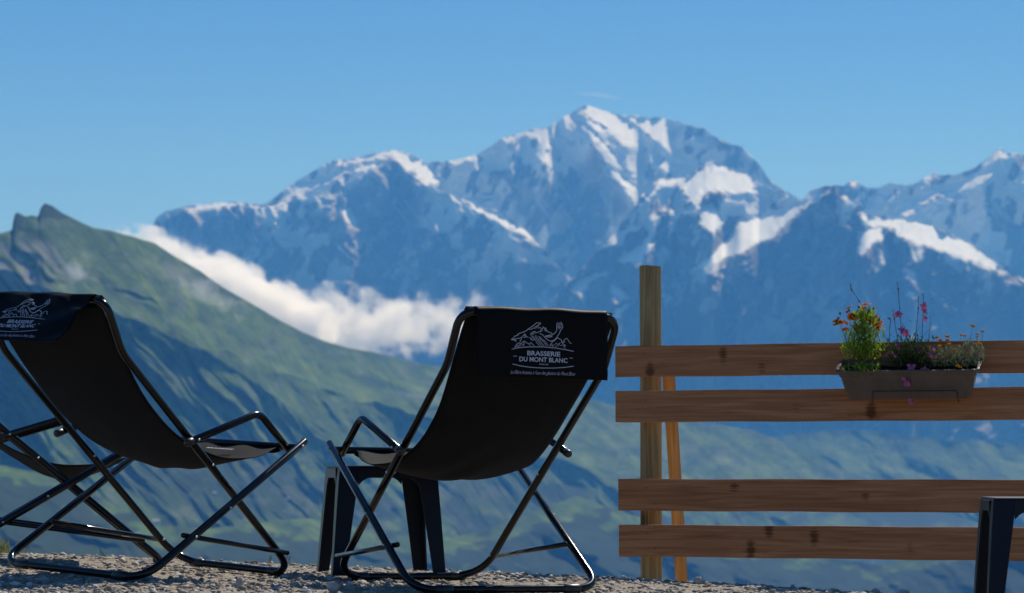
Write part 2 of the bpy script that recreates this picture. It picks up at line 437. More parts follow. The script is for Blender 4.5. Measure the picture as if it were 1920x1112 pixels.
SKY_G = [(-260, 470), (-60, 448), (0, 437), (22, 432), (27, 402), (33, 398), (48, 406), (60, 404), (72, 406), (76, 390), (84, 381), (98, 386), (118, 400), (150, 416), (175, 427), (205, 432),
 (250, 444), (290, 456), (330, 482), (372, 506), (420, 540), (470, 568), (520, 598), (570, 624), (610, 640), (650, 652), (700, 660), (740, 670), (780, 680), (830, 689), (900, 699), (980, 713), (1072, 738),
 (1155, 762), (1220, 780), (1300, 790), (1360, 798), (1410, 806), (1450, 822), (1520, 850), (1700, 940), (2180, 1080)]
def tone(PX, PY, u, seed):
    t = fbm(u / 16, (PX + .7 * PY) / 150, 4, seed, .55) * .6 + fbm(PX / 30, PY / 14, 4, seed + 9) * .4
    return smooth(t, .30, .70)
def gdir(PX, PY):
    """distance across the ribs, which swing from steep on the left to shallow on the right"""
    a = np.interp(PX, [-260, 200, 500, 900, 1400, 2200], [1.15, .95, .72, .55, .62, .7])
    return PY - a * PX
def g_rate(PX, PY):
    k = np.interp(PX, [-260, 100, 400, 750, 1450, 2180], [5800, 6300, 7300, 9200, 11000, 11500]) / F_PX
    st = 1 - .5 * smooth(poly_sd(PX, PY, [(-300, 455), (30, 470), (230, 560), (380, 690), (480, 820), (420, 880), (-300, 860)]), -20, 40)
    return st * k * (1.35 + 1.1 * (fbm(PX / 130, PY / 70, 3, 7) - .5) + .9 * smooth(PY, 800, 1000) + .8 * smooth(PX, 500, 900))
BAND = [(-260, 420), (0, 500), (220, 585), (440, 668), (760, 775), (1000, 850), (1300, 930), (2200, 1200)]
def g_rel(PX, PY, sk):
    u = gdir(PX, PY) + (fbm(PX / 90, PY / 90, 4, 9) - .5) * 90
    k = np.interp(PX, [-260, 100, 400, 750, 1450, 2180], [5800, 6300, 7300, 9200, 11000, 11500]) / 7000
    fade = .25 + .75 * smooth(PY - sk, 8, 110)
    v = (PX + .7 * PY)
    sd = PY - np.interp(PX, *zip(*BAND)) + (fbm(PX / 60, PY / 60, 3, 77) - .5) * 40
    w = smooth(sd, -10, 70)
    ub = PY - 1.25 * PX + (fbm(PX / 80, PY / 80, 3, 78) - .5) * 50
    n = (fbm(u / 26, v / 190, 3, 17, .45) - .5) * 50 * fade * (1 - w) + (fbm(ub / 24, (PX + .8 * PY) / 220, 3, 18, .45) - .5) * 130 * w * (1 - .4 * smooth(PX, 500, 900))
    n2 = fbm(u / 70, v / 360, 3, 27, .4) * 110 * fade + 95 * np.exp(-np.abs(sd) / 45)
    d, t = seg_dist(PX, PY, [(600, 640), (700, 700), (900, 800), (1100, 880), (1300, 1000)])
    d2, t2 = seg_dist(PX, PY, [(205, 432), (330, 620), (600, 800), (800, 1000)])
    return k * (n + n2 + 120 * np.exp(-d / 60) * smooth(t, 0, .3) + 150 * np.exp(-d2 / 70) + 5 * fbm(PX / 7, PY / 7, 4, 3))
def g_attr(PX, PY, sk):
    u = gdir(PX, PY); wb = smooth(PY - np.interp(PX, *zip(*BAND)), -10, 70); ub = PY - 1.25 * PX
    n = fbm(PX / 26, PY / 20, 5, 43)
    scr = smooth(-PX, -170, -60) * smooth(fbm((PY - 1.15 * PX) / 9, (PX + PY) / 160, 3, 19), .46, .62) * smooth(PY, 440, 470) * (1 - smooth(PY, 540, 610)) * .95
    crag = smooth(poly_sd(PX, PY, [(22, 440), (24, 396), (36, 396), (44, 412), (36, 440)]), -2, 3) + smooth(poly_sd(PX, PY, [(68, 412), (74, 378), (104, 380), (140, 408), (110, 414), (90, 408)]), -2, 3)
    band = smooth(n, .56, .7) * .35 + .8 * smooth(poly_sd(PX + (n - .5) * 60, PY + (n - .5) * 30, [(300, 480), (420, 540), (380, 545), (300, 520)]), -4, 8)
    band = band + .6 * smooth(vnoise(PX / 60, (PY - .1 * PX) / 7, 97), .72, .85) * smooth(PX, 640, 760) * smooth(-np.abs(PY - 735), -30, -12)
    fo = smooth(fbm(PX / 60, PY / 34, 5, 53) + .6 * smooth(PY, 860, 1080) - .26, .36, .56) * smooth(PY, 760, 900)
    fo = np.maximum(fo, .8 * smooth(poly_sd(PX + (n - .5) * 50, PY + (n - .5) * 40, [(150, 860), (300, 870), (420, 800), (520, 850), (600, 960), (420, 980), (260, 940)]), -30, 20))  # broad shadow zone on the lower left slope, painted in as dark colour
    fo = np.maximum(fo, .7 * smooth(poly_sd(PX + (n - .5) * 50, PY + (n - .5) * 40, [(800, 850), (950, 860), (1060, 930), (960, 980), (840, 930)]), -30, 20))  # smaller shadow zone further right, also painted into the slope colour
    trees = smooth(vnoise(PX / 2.6, PY / 2.2, 333) * (.5 + fbm(PX / 30, PY / 20, 4, 343)), .80, .92) * smooth(PY, 700, 860)
    fo = np.maximum(fo, trees)
    return {'tone': tone(PX, PY, u, 401) * (1 - wb) + tone(PX, PY, ub, 402) * wb, 'scree': np.clip(scr + .55 * band * (1 - crag), 0, 1) * .7, 'forest_and_shadow': np.clip(fo * .9 + .75 * np.clip(crag, 0, 1), 0, 1)}
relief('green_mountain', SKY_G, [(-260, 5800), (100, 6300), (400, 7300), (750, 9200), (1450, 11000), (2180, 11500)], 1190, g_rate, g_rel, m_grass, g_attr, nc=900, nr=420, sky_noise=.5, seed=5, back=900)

SKY_H = [(-260, 1150), (1250, 960), (1380, 842), (1440, 822), (1500, 812), (1560, 808), (1600, 806), (1640, 809), (1700, 818), (1760, 822), (1840, 826), (1900, 834), (1990, 840), (2180, 830)]
def h_attr(PX, PY, sk):
    a = g_attr(PX, PY, sk); u = PY - .75 * PX; a['tone'] = tone(PX, PY, u, 421)
    a['forest_and_shadow'] = smooth(fbm(PX / 45, PY / 24, 5, 153) + .5 * smooth(PY, 860, 1080) - .2, .46, .6) * .85; a['scree'] = a['scree'] * .3
    return a
def h_rel(PX, PY, sk):
    u = PY - .75 * PX + (fbm(PX / 90, PY / 90, 4, 109) - .5) * 90
    return (fbm(u / 38, (PX + .6 * PY) / 230, 3, 117, .45) * 230 + fbm(u / 120, PX / 400, 3, 127) * 360) * (.3 + .7 * smooth(PY - sk, 6, 90)) + 8 * fbm(PX / 9, PY / 9, 4, 3)
relief('green_hill', SKY_H, [(-260, 12500), (1400, 12500), (1600, 12800), (2180, 12500)], 1190, lambda a, b: 4.0 + 2 * (fbm(a / 120, b / 60, 3, 8) - .5), h_rel, m_grass, h_attr, px0=1150, nc=500, nr=260, sky_noise=.6, seed=9, back=700)

SKY_V = [(-260, 850), (-60, 862), (0, 872), (60, 884), (130, 905), (210, 945), (300, 985), (380, 992), (450, 985), (520, 975), (580, 972), (650, 985), (720, 1000), (800, 1010), (900, 1000), (1000, 960), (1080, 930), (1150, 955),
         (1250, 985), (1350, 1000), (1420, 1010), (1500, 1040), (1650, 1060), (1800, 1020), (1900, 985), (2180, 940)]
def v_rel(PX, PY, sk):
    u = PY - .5 * PX + (fbm(PX / 70, PY / 60, 4, 209) - .5) * 70
    return (fbm(u / 40, (PX + .6 * PY) / 160, 3, 217, .45) * 190) * (.3 + .7 * smooth(PY - sk, 4, 60)) + 6 * fbm(PX / 10, PY / 8, 4, 3)
def v_attr(PX, PY, sk):
    fo = smooth(fbm(PX / 38, PY / 18, 5, 253) + .45 * smooth(PY - sk, 10, 70), .52, .66)
    return {'tone': tone(PX, PY, PY - .5 * PX, 441), 'scree': PX * 0, 'forest_and_shadow': fo * .9}
relief('valley_hills', SKY_V, [(-260, 5000), (300, 5300), (700, 6600), (1100, 7400), (1500, 7600), (2180, 6600)], 1240, lambda a, b: 5.0 + 2 * (fbm(a / 90, b / 40, 3, 8) - .5), v_rel, m_grass, v_attr, nc=620, nr=200, sky_noise=.8, seed=12, back=500)

gx, gy = np.meshgrid(np.linspace(-14000, 14000, 60), np.linspace(-3000, 26000, 60), indexing='xy')
tag(grid_mesh('valley_floor', gx, gy, -1400 + 60 * (fbm(gx / 3000, gy / 3000, 3, 1) - .5), m_grass, {'tone': gx * 0 + .5, 'scree': gx * 0, 'forest_and_shadow': gx * 0 + .5}), kind='structure')

# -- far farm buildings
bpy.context.view_layer.update(); DG = bpy.context.evaluated_depsgraph_get()
m_wallw = mat('limewashed_wall', (.62, .60, .56), .8); m_roofg = mat('grey_metal_roof', (.34, .35, .37), .5)
for px, py, w, lab in ((292, 981, 13, 'larger pale farm building far down the valley, seen between the left chair legs'), (537, 936, 8, 'tiny white hut alone on the hillside, right of the left chair'), (402, 926, 7, 'small pale hut on the slope below the left chair seat')):
    d_ = Vector(P(px, py, 1000.0)).normalized(); hit, hp, hn, _, _, _ = SC.ray_cast(DG, (0, 0, 0), d_)
    if not hit: continue
    w_ = w * hp.y / F_PX; h_ = w_ * .3
    fh = empty('farmhouse', hp); tag(fh, lab, 'farmhouse', 'farm buildings in the valley'); fh.rotation_euler = (0, 0, .3)
    MB().box((0, 0, h_ * .2), (w_, w_ * .6, h_ * 1.6)).build('wall', m_wallw, fh)
    MB().add([(-w_ * .55, -w_ * .36, h_), (w_ * .55, -w_ * .36, h_), (w_ * .55, w_ * .36, h_), (-w_ * .55, w_ * .36, h_), (-w_ * .55, 0, h_ * 1.8), (w_ * .55, 0, h_ * 1.8)],
             [(0, 1, 5, 4), (2, 3, 4, 5), (0, 4, 3), (1, 2, 5), (3, 2, 1, 0)]).build('roof', m_roofg, fh)

# -- haze
def volume_mat(name, col, dens, aniso=0.0):
    m = bpy.data.materials.new(name); m.use_nodes = True; nt = m.node_tree
    for n in list(nt.nodes):
        if n.type == 'BSDF_PRINCIPLED': nt.nodes.remove(n)
    v = nt.nodes.new('ShaderNodeVolumePrincipled')
    v.inputs['Color'].default_value = (*col, 1); v.inputs['Density'].default_value = dens; v.inputs['Anisotropy'].default_value = aniso
    v.inputs['Absorption Color'].default_value = (1, 1, 1, 1)
    nt.links.new(v.outputs[0], nt.nodes['Material Output'].inputs['Volume'])
    return m, v
if HAZE_ON:
    hm, _ = volume_mat('haze', HAZE_COL, HAZE_DENS)
    hb = MB().box((0, 11500, 900), (30000, 31000, 5000)).build('haze', hm)
    tag(hb, kind='stuff')

# -- clouds
def cloud(name, label, c_px, c_py, Y, lx, ly, lz, roll, dens, nscale, thr, seed, group='clouds below the snow mountain'):
    m, v = volume_mat(name, (.965, .985, 1), 0, .5)
    nt = m.node_tree
    co = coords(m, (1, 1, 1), 'Object')
    ln = nd(m, 'ShaderNodeVectorMath', operation='LENGTH'); lk(m, co, ln.inputs[0])
    mp = nd(m, 'ShaderNodeMapping'); mp.inputs['Scale'].default_value = (lx / nscale, ly / nscale, lz / nscale)
    mp.inputs['Location'].default_value = (seed, seed * .7, 0)
    lk(m, co, mp.inputs[0])
    nz = noise(m, mp.outputs[0], 1.0, 8, .62)
    e = math_n(m, 'SUBTRACT', 1.0, ln.outputs['Value'])              # 1 centre .. 0 rim
    e = math_n(m, 'MULTIPLY', e, 1.1)
    k = math_n(m, 'ADD', e, math_n(m, 'MULTIPLY', math_n(m, 'SUBTRACT', nz, .5), 3.2))
    k = math_n(m, 'SUBTRACT', k, thr)
    k = math_n(m, 'MULTIPLY', k, 4.0, True)
    d = math_n(m, 'MULTIPLY', k, dens)
    lk(m, d, v.inputs['Density'])
    import bmesh
    bm = bmesh.new(); bmesh.ops.create_icosphere(bm, subdivisions=3, radius=1.0)
    me = bpy.data.meshes.new(name); bm.to_mesh(me); bm.free(); me.materials.append(m)
    o = link(bpy.data.objects.new(name, me)); o.location = P(c_px, c_py, Y); o.scale = (lx, ly, lz); o.rotation_euler = (0, roll, 0)
    tag(o, label, 'cloud', None, 'stuff')
    return o
for a in (('long white cloud bank lying behind the green ridge', 480, 563, 13500, 940, 420, 190, 27, .014, 170, .26, 1.3),
          ('ragged white end of the cloud bank above the lower green ridge', 690, 606, 13700, 780, 400, 235, 6, .008, 150, .42, 5.1),
          ('thin white wisp of cloud behind the top left corner of the right chair', 850, 594, 14100, 560, 300, 190, -4, .005, 120, .52, 2.2),
          ('small white wisp on the saddle of the green mountain', 262, 446, 13200, 260, 200, 58, 14, .006, 90, .58, 8.7),
          ('faint puff of mist in front of the green mountain, above the left chair', 142, 500, 3900, 52, 44, 44, 20, .010, 30, .66, 3.3),
          ('thin shred of mist on the shoulder of the green mountain', 395, 552, 5900, 150, 60, 46, 30, .006, 50, .5, 6.3)):
    cloud('cloud', a[0], *a[1:7], math.radians(a[7]), *a[8:])

vm, _ = volume_mat('contrail', (1, 1, 1), .0035)
tag(MB().tube([P(1084 + 80 * t / 10, 174 + 10 * t / 10 + 1.2 * math.sin(t), 36000) for t in range(11)], 26, 10, rfn=lambda t: .35 + 1.1 * math.sin(t * 2.6 + .3)).build('contrail', vm), kind='stuff')

# ================================================================== foreground
def ground_z(x, y):
    """gravel terrace: falls gently to the right, then drops away past its outer edge"""
    x = np.asarray(x, float); y = np.asarray(y, float)
    z = -.4435 - .0337 * x + .001 * (y - 9)
    z = z - .035 * smooth(x, 1.25, 2.3)
    e = edge_y(x)
    d = y - e
    z = z - np.where(d > 0, .9 * (np.sqrt(d * d + .0025) - .05), 0) - np.where(d > 0, .25 * d * d / (1 + d), 0)
    return z
def edge_y(x):
    return np.interp(x, [-8, -2.2, -1.3, -.5, .1, .5, .95, 1.35, 1.8, 3.5, 8], [10.4, 10.25, 10.15, 9.98, 9.9, 9.78, 9.6, 9.35, 9.2, 9.1, 9.1])
gx, gy = np.meshgrid(np.linspace(-3.4, 3.8, 620), np.concatenate([np.linspace(6.6, 11.2, 460), np.linspace(11.3, 16, 30)]), indexing='xy')
gx = np.asarray(gx); gz = ground_z(gx, gy)
gz = gz + .014 * (fbm(gx * 2.2, gy * 2.2, 4, 301) - .5) + .012 * (ridged(gx * 26, gy * 26, 4, 303) - .4) + .006 * (fbm(gx * 90, gy * 90, 2, 307) - .5)
m_grav = mat('gravel_ground', (.3, .27, .23), .95, spec=.2)
c = coords(m_grav)
n1 = noise(m_grav, c, 60, 6, .7); n2 = noise(m_grav, c, 3, 4)
r1 = ramp(m_grav, n1, [(.3, (.15, .12, .09)), (.5, (.33, .28, .22)), (.72, (.58, .52, .44))])
lk(m_grav, mixc(m_grav, math_n(m_grav, 'MULTIPLY', n2, .5), r1.outputs[0], (.20, .17, .135)), bsdf(m_grav).inputs['Base Color'])
bump(m_grav, noise(m_grav, c, 140, 5, .7), .8, .004)
tag(grid_mesh('ground', gx, gy, gz, m_grav), kind='structure')
ax, ay = np.meshgrid(np.linspace(-30, 30, 90), np.linspace(-12, 60, 100), indexing='xy')
az = ground_z(ax, ay) - .03 - np.where(ay > 15.5, 0, 0)
az = np.maximum(az, -60)
tag(grid_mesh('terrace', ax, ay, az, m_grav), kind='structure')

# loose stones, merged as one layer of gravel
def rubble(name, n, smin, smax, xr, yr, seed, material, sink=.35, flat=.62):
    r = np.random.default_rng(seed)
    base = np.array([(0, 0, 1), (0, 0, -1), (1, 0, 0), (-1, 0, 0), (0, 1, 0), (0, -1, 0), (.65, .65, .4), (-.65, .6, .45), (.6, -.65, .4), (-.62, -.62, .42)], float)
    from itertools import combinations
    import bmesh
    protos = []
    for k in range(24):
        v = base * (1 + r.uniform(-.32, .32, (len(base), 1))) + r.normal(0, .1, base.shape)
        bm = bmesh.new(); [bm.verts.new(q) for q in v]
        res = bmesh.ops.convex_hull(bm, input=bm.verts); bm.verts.index_update(); bm.verts.ensure_lookup_table()
        used = [v_ for v_ in bm.verts if v_.link_faces]; idx = {v_: i for i, v_ in enumerate(used)}
        protos.append((np.array([v_.co[:] for v_ in used]), np.array([[idx[w] for w in f.verts] for f in bm.faces if len(f.verts) == 3]))); bm.free()
    V = []; Fc = []; off = 0
    x = r.uniform(*xr, n); y = r.uniform(*yr, n)
    keep = y < edge_y(x) + .45; x, y = x[keep], y[keep]; n = len(x)
    z = ground_z(x, y); s = smin * (smax / smin) ** (r.random(n) ** 2.4)
    for i in range(n):
        pv, pf = protos[i % 24]
        a = r.uniform(0, 6.28); ca, sa = math.cos(a), math.sin(a)
        q = pv * s[i] * np.array([r.uniform(.7, 1.35), r.uniform(.7, 1.2), flat * r.uniform(.6, 1.3)])
        ti = r.uniform(-.5, .5); q = np.stack([q[:, 0], q[:, 1] * math.cos(ti) - q[:, 2] * math.sin(ti), q[:, 1] * math.sin(ti) + q[:, 2] * math.cos(ti)], -1)
        V.append(np.stack([q[:, 0] * ca - q[:, 1] * sa + x[i], q[:, 0] * sa + q[:, 1] * ca + y[i], q[:, 2] + z[i] + s[i] * (.4 - sink)], -1))
        Fc.append(pf + off); off += len(pv)
    V = np.concatenate(V).astype(np.float32); Fc = np.concatenate(Fc).astype(np.int32)
    me = bpy.data.meshes.new(name); me.vertices.add(len(V)); me.vertices.foreach_set('co', V.ravel())
    me.loops.add(Fc.size); me.loops.foreach_set('vertex_index', Fc.ravel())
    me.polygons.add(len(Fc)); me.polygons.foreach_set('loop_start', (np.arange(len(Fc)) * 3).astype(np.int32))
    me.update(calc_edges=True); me.materials.append(material)
    return link(bpy.data.objects.new(name, me))
m_stone = mat('loose_stone', (.4, .37, .33), .9, spec=.25)
gi = nd(m_stone, 'ShaderNodeNewGeometry')
rs = ramp(m_stone, gi.outputs['Random Per Island'], [(0, (.07, .055, .04)), (.3, (.22, .18, .135)), (.6, (.38, .32, .25)), (.85, (.54, .49, .42)), (1, (.74, .71, .66))])
lk(m_stone, mixc(m_stone, .35, rs.outputs[0], ramp(m_stone, noise(m_stone, coords(m_stone), 120, 3), [(.3, (.16, .13, .10)), (.7, (.46, .42, .36))]).outputs[0]), bsdf(m_stone).inputs['Base Color'])
g_ = rubble('gravel', 34000, .0028, .019, (-2.7, 2.4), (7.0, 10.5), 3, m_stone)
tag(g_, kind='stuff')

m_rockbig = mat('pale_stone', (.4, .38, .35), .9, spec=.2)
cc = coords(m_rockbig); lk(m_rockbig, ramp(m_rockbig, noise(m_rockbig, cc, 30, 6, .65), [(.3, (.22, .20, .18)), (.55, (.40, .38, .35)), (.75, (.56, .54, .51))]).outputs[0], bsdf(m_rockbig).inputs['Base Color'])
bump(m_rockbig, noise(m_rockbig, cc, 90, 5), .6, .004)
def stone(px, py, w, h, label, seed, sink=.25, ref_y=None):
    import bmesh
    r = random.Random(seed)
    # find where the view ray through the stone's foot meets the terrace
    Y = 7.0
    while Y < 10.6:
        x, y, z = P(px, py, Y)
        if z <= float(ground_z(x, Y)): break
        Y += .01
    Y = min(Y, float(edge_y(x)) + .03)
    x, y, z = P(px, py, Y); s = Y / F_PX
    bm = bmesh.new(); bmesh.ops.create_icosphere(bm, subdivisions=3, radius=1)
    cuts = [Vector((r.gauss(0, 1), r.gauss(0, 1), r.gauss(0, 1))).normalized() for _ in range(11)]
    for v in bm.verts:
        for k, cpl in enumerate(cuts):
            d = v.co.dot(cpl) - (.62 + .22 * ((k * 37) % 10) / 10)
            if d > 0: v.co -= cpl * d
        v.co *= 1 + r.uniform(-.02, .02)
        v.co.x *= w * s / 2; v.co.y *= w * s / 2 * .8; v.co.z *= h * s * .62
    me = bpy.data.meshes.new('stone'); bm.to_mesh(me); bm.free(); me.materials.append(m_rockbig)
    o = link(bpy.data.objects.new('stone', me)); o.location = (x, Y, float(ground_z(x, Y)) + h * s * .36); o.rotation_euler = (r.uniform(-.2, .2), r.uniform(-.2, .2), r.uniform(0, 6))
    tag(o, label, 'stone', 'larger stones on the gravel terrace')
for a in ((1309, 1096, 30, 17, 'pale grey angular stone on the gravel just right of the fence brace', 1), (1170, 1083, 17, 8, 'small flat white stone on the terrace edge left of the fence post', 2),
          (450, 1102, 20, 22, 'upright brown stone in the gravel below the left deck chair, in the sun', 3), (625, 1112, 36, 26, 'dark bluish stone in shade at the lower left of the right chair', 4),
          (655, 1112, 26, 24, 'shaded grey stone under the left rail of the right deck chair', 5), (270, 1059, 24, 12, 'white stone lying behind the near bar of the left chair', 6),
          (98, 1038, 14, 9, 'small pale stone on the far rim near the grass tuft', 7), (1486, 1103, 16, 8, 'white chip of stone on the rim beneath the lowest fence board', 8),
          (1640, 1113, 22, 10, 'low dark stone on the rim at the right below the fence', 9), (1695, 1114, 24, 16, 'rounded stone at the right end of the gravel rim', 10),
          (846, 1066, 9, 10, 'tiny white pebble beside the table leg, behind the right chair', 11), (788, 1061, 14, 7, 'pale pebble on the rim between two table legs', 12),
          (1180, 1097, 14, 8, 'grey pebble in front of the fence post', 14), (527, 1077, 16, 8, 'flat tan stone under the far bar of the left chair', 13)):
    stone(*a)

# ------------------------------------------------------------------ deck chairs
m_tube = mat('black_lacquered_tube', (.002, .002, .003), .16, spec=.38)
lk(m_tube, ramp(m_tube, noise(m_tube, coords(m_tube), 9, 4), [(.3, (.10, .10, .10)), (.75, (.22, .22, .22))]).outputs[0], bsdf(m_tube).inputs['Roughness'])
m_bolt = mat('zinc_bolt', (.55, .55, .56), .35, metal=1)
m_clip = mat('black_plastic_clip', (.013, .013, .014), .38)
m_cloth = mat('black_canvas', (.014, .014, .015), .85, spec=.15)
bsdf(m_cloth).inputs['Sheen Weight'].default_value = .04
c = coords(m_cloth); w1 = nd(m_cloth, 'ShaderNodeTexWave'); w1.inputs['Scale'].default_value = 260; lk(m_cloth, c, w1.inputs['Vector'])
bump(m_cloth, math_n(m_cloth, 'ADD', w1.outputs[1], noise(m_cloth, c, 24, 4)), .25, .0012)
lk(m_cloth, ramp(m_cloth, noise(m_cloth, c, 7, 5), [(.3, (.0022, .0022, .0026)), (.7, (.0052, .005, .0052))]).outputs[0], bsdf(m_cloth).inputs['Base Color'])
m_flap = mat('black_satin_cover', (.0025, .0025, .003), .55, spec=.09)
bump(m_flap, noise(m_flap, coords(m_flap), 60, 4), .15, .001)
m_print = mat('pale_print', (.46, .47, .54), .7, spec=.2)

G = dict(bbu=.8445, bdu=-.1155, bdw=.7574, tpu=-.2132, tpw=.9301, stu=.7846, stw=.4889, ab=.2955, sb=.3543, aku=.559, akw=.5725, pt=.6302, ae=.9313, sr=.2892, sff=.1083)
RT = .0138
def bk(t, s, v=None): return Vector((s * (G['ab'] if v is None else v), G['bbu'] + (G['bdu'] - G['bbu']) * t, G['bdw'] * t))
def st(t, s, v=None): return Vector((s * (G['sb'] if v is None else v), G['stu'] * t, G['stw'] * t))
VA = (G['ab'] + G['sb']) / 2
def bez(t):
    A = np.array([G['tpu'] - .012, G['tpw']]); F = np.array([G['stu'] * .945, G['stw'] * .945])
    c1 = np.array([.2352, .2897]); c2 = np.array([.5335, .4051])
    return (1 - t) ** 3 * A + 3 * (1 - t) ** 2 * t * c1 + 3 * (1 - t) * t * t * c2 + t ** 3 * F

def flap_shape(x, z, wr, seed):
    """how far the cover stands off a flat hanging sheet"""
    return .002 * math.sin(x * 9 + seed) * min(1, -z / .05) + wr * (.010 * math.sin(x * 34 + z * 60 + seed) * max(0, 1 - (z + .02) ** 2 / .004) + .008 * math.sin((x - .2) * 22 - z * 46) * max(0, min(1, (x + .05) / .3)))
LOGO = [  # strokes traced in logo units: points and line width
 ([(245, 395), (300, 378), (318, 352), (400, 326), (450, 300), (486, 272), (540, 238), (585, 200), (622, 176)], 9), ([(250, 398), (330, 362)], 9), ([(440, 312), (470, 282), (520, 282), (560, 262), (600, 262)], 8),
 ([(655, 176), (668, 196), (640, 212), (618, 246), (575, 244)], 8), ([(630, 215), (585, 250), (620, 240)], 7), ([(620, 180), (640, 200), (650, 178)], 8), ([(622, 262), (665, 250), (680, 270), (668, 292), (688, 305), (650, 312), (600, 330), (570, 322)], 8),
 ([(690, 300), (706, 232), (722, 262), (745, 250), (760, 285), (800, 316), (832, 318), (862, 345)], 8), ([(745, 255), (752, 312)], 9), ([(722, 262), (740, 300)], 6),
 ([(205, 440), (250, 412), (280, 436), (300, 418), (340, 420), (376, 396), (350, 470)], 8), ([(205, 442), (262, 446), (280, 468)], 10), ([(225, 432), (290, 448)], 9), ([(345, 440), (352, 468)], 7),
 ([(376, 396), (426, 350), (440, 386), (480, 404)], 9), ([(392, 398), (430, 404), (420, 360)], 8), ([(256, 556), (300, 500), (330, 478), (352, 498), (412, 454), (450, 478), (490, 492), (520, 474), (575, 520)], 8), ([(300, 505), (330, 540), (345, 500), (360, 534)], 7),
 ([(368, 500), (400, 520), (412, 462), (405, 530)], 7), ([(480, 492), (520, 520)], 6), ([(275, 550), (320, 528)], 8),
 ([(505, 360), (520, 335), (560, 312), (598, 312)], 7), ([(512, 372), (530, 345), (575, 322)], 6), ([(528, 395), (540, 355), (580, 338)], 6), ([(498, 395), (520, 430), (548, 440), (580, 425), (560, 385), (530, 392)], 7), ([(510, 400), (545, 425)], 6), ([(540, 395), (572, 430)], 6),
 ([(585, 362), (600, 410), (640, 460), (700, 520)], 7), ([(605, 370), (640, 430), (690, 475), (735, 520)], 7), ([(640, 375), (665, 420), (730, 460), (770, 518)], 7), ([(665, 405), (740, 440), (800, 515)], 7), ([(585, 420), (610, 470), (660, 520)], 7), ([(650, 380), (690, 410)], 8),
 ([(655, 340), (700, 350), (745, 395), (790, 428), (830, 440), (880, 430), (925, 390), (968, 320), (985, 280), (1022, 236), (1012, 205), (1000, 165)], 9), ([(740, 372), (800, 358), (850, 352), (900, 318), (925, 285), (922, 215), (935, 165)], 9), ([(742, 376), (800, 384), (858, 374)], 9), ([(770, 368), (850, 368)], 7),
 ([(932, 170), (950, 190), (985, 160), (1000, 190), (965, 200), (950, 225), (985, 240), (1005, 215)], 7), ([(950, 200), (960, 262), (985, 245)], 7), ([(938, 220), (948, 250)], 6), ([(975, 200), (978, 240)], 6),
 ([(860, 450), (900, 425), (938, 388), (975, 405), (1000, 410), (1010, 440), (1050, 455), (1040, 420), (1088, 388), (1115, 420), (1135, 450), (1170, 464)], 8), ([(820, 500), (850, 470), (860, 450), (840, 440)], 8), ([(815, 512), (860, 490), (870, 520)], 7),
 ([(880, 500), (930, 465), (940, 490), (985, 460), (960, 505)], 7), ([(1000, 440), (1030, 475), (1080, 500), (1035, 500), (1070, 538)], 8), ([(985, 500), (1030, 490)], 7), ([(850, 525), (905, 480)], 6), ([(900, 525), (950, 500)], 6), ([(1040, 425), (1060, 440)], 7),
 ([(218, 578), (330, 552), (480, 536), (700, 528), (900, 536), (1060, 554), (1205, 576)], 9), ([(228, 788), (360, 812), (520, 828), (710, 832), (900, 826), (1060, 812), (1210, 788)], 9),
 ([(242, 675), (302, 675)], 9), ([(1135, 675), (1188, 675)], 9)]
def text_mesh(txt, size, bold=0.0, shear=0.0):
    cu = bpy.data.curves.new('t', 'FONT'); cu.body = txt; cu.size = size; cu.align_x = 'CENTER'; cu.offset = bold; cu.shear = shear; cu.resolution_u = 3; cu.space_character = 1.0
    o = bpy.data.objects.new('t', cu); SC.collection.objects.link(o)
    bpy.context.view_layer.update()
    me = bpy.data.meshes.new_from_object(o); vs = [v.co.copy() for v in me.vertices]; fs = [tuple(p.vertices) for p in me.polygons]
    bpy.data.objects.remove(o); bpy.data.curves.remove(cu); bpy.data.meshes.remove(me)
    return vs, fs
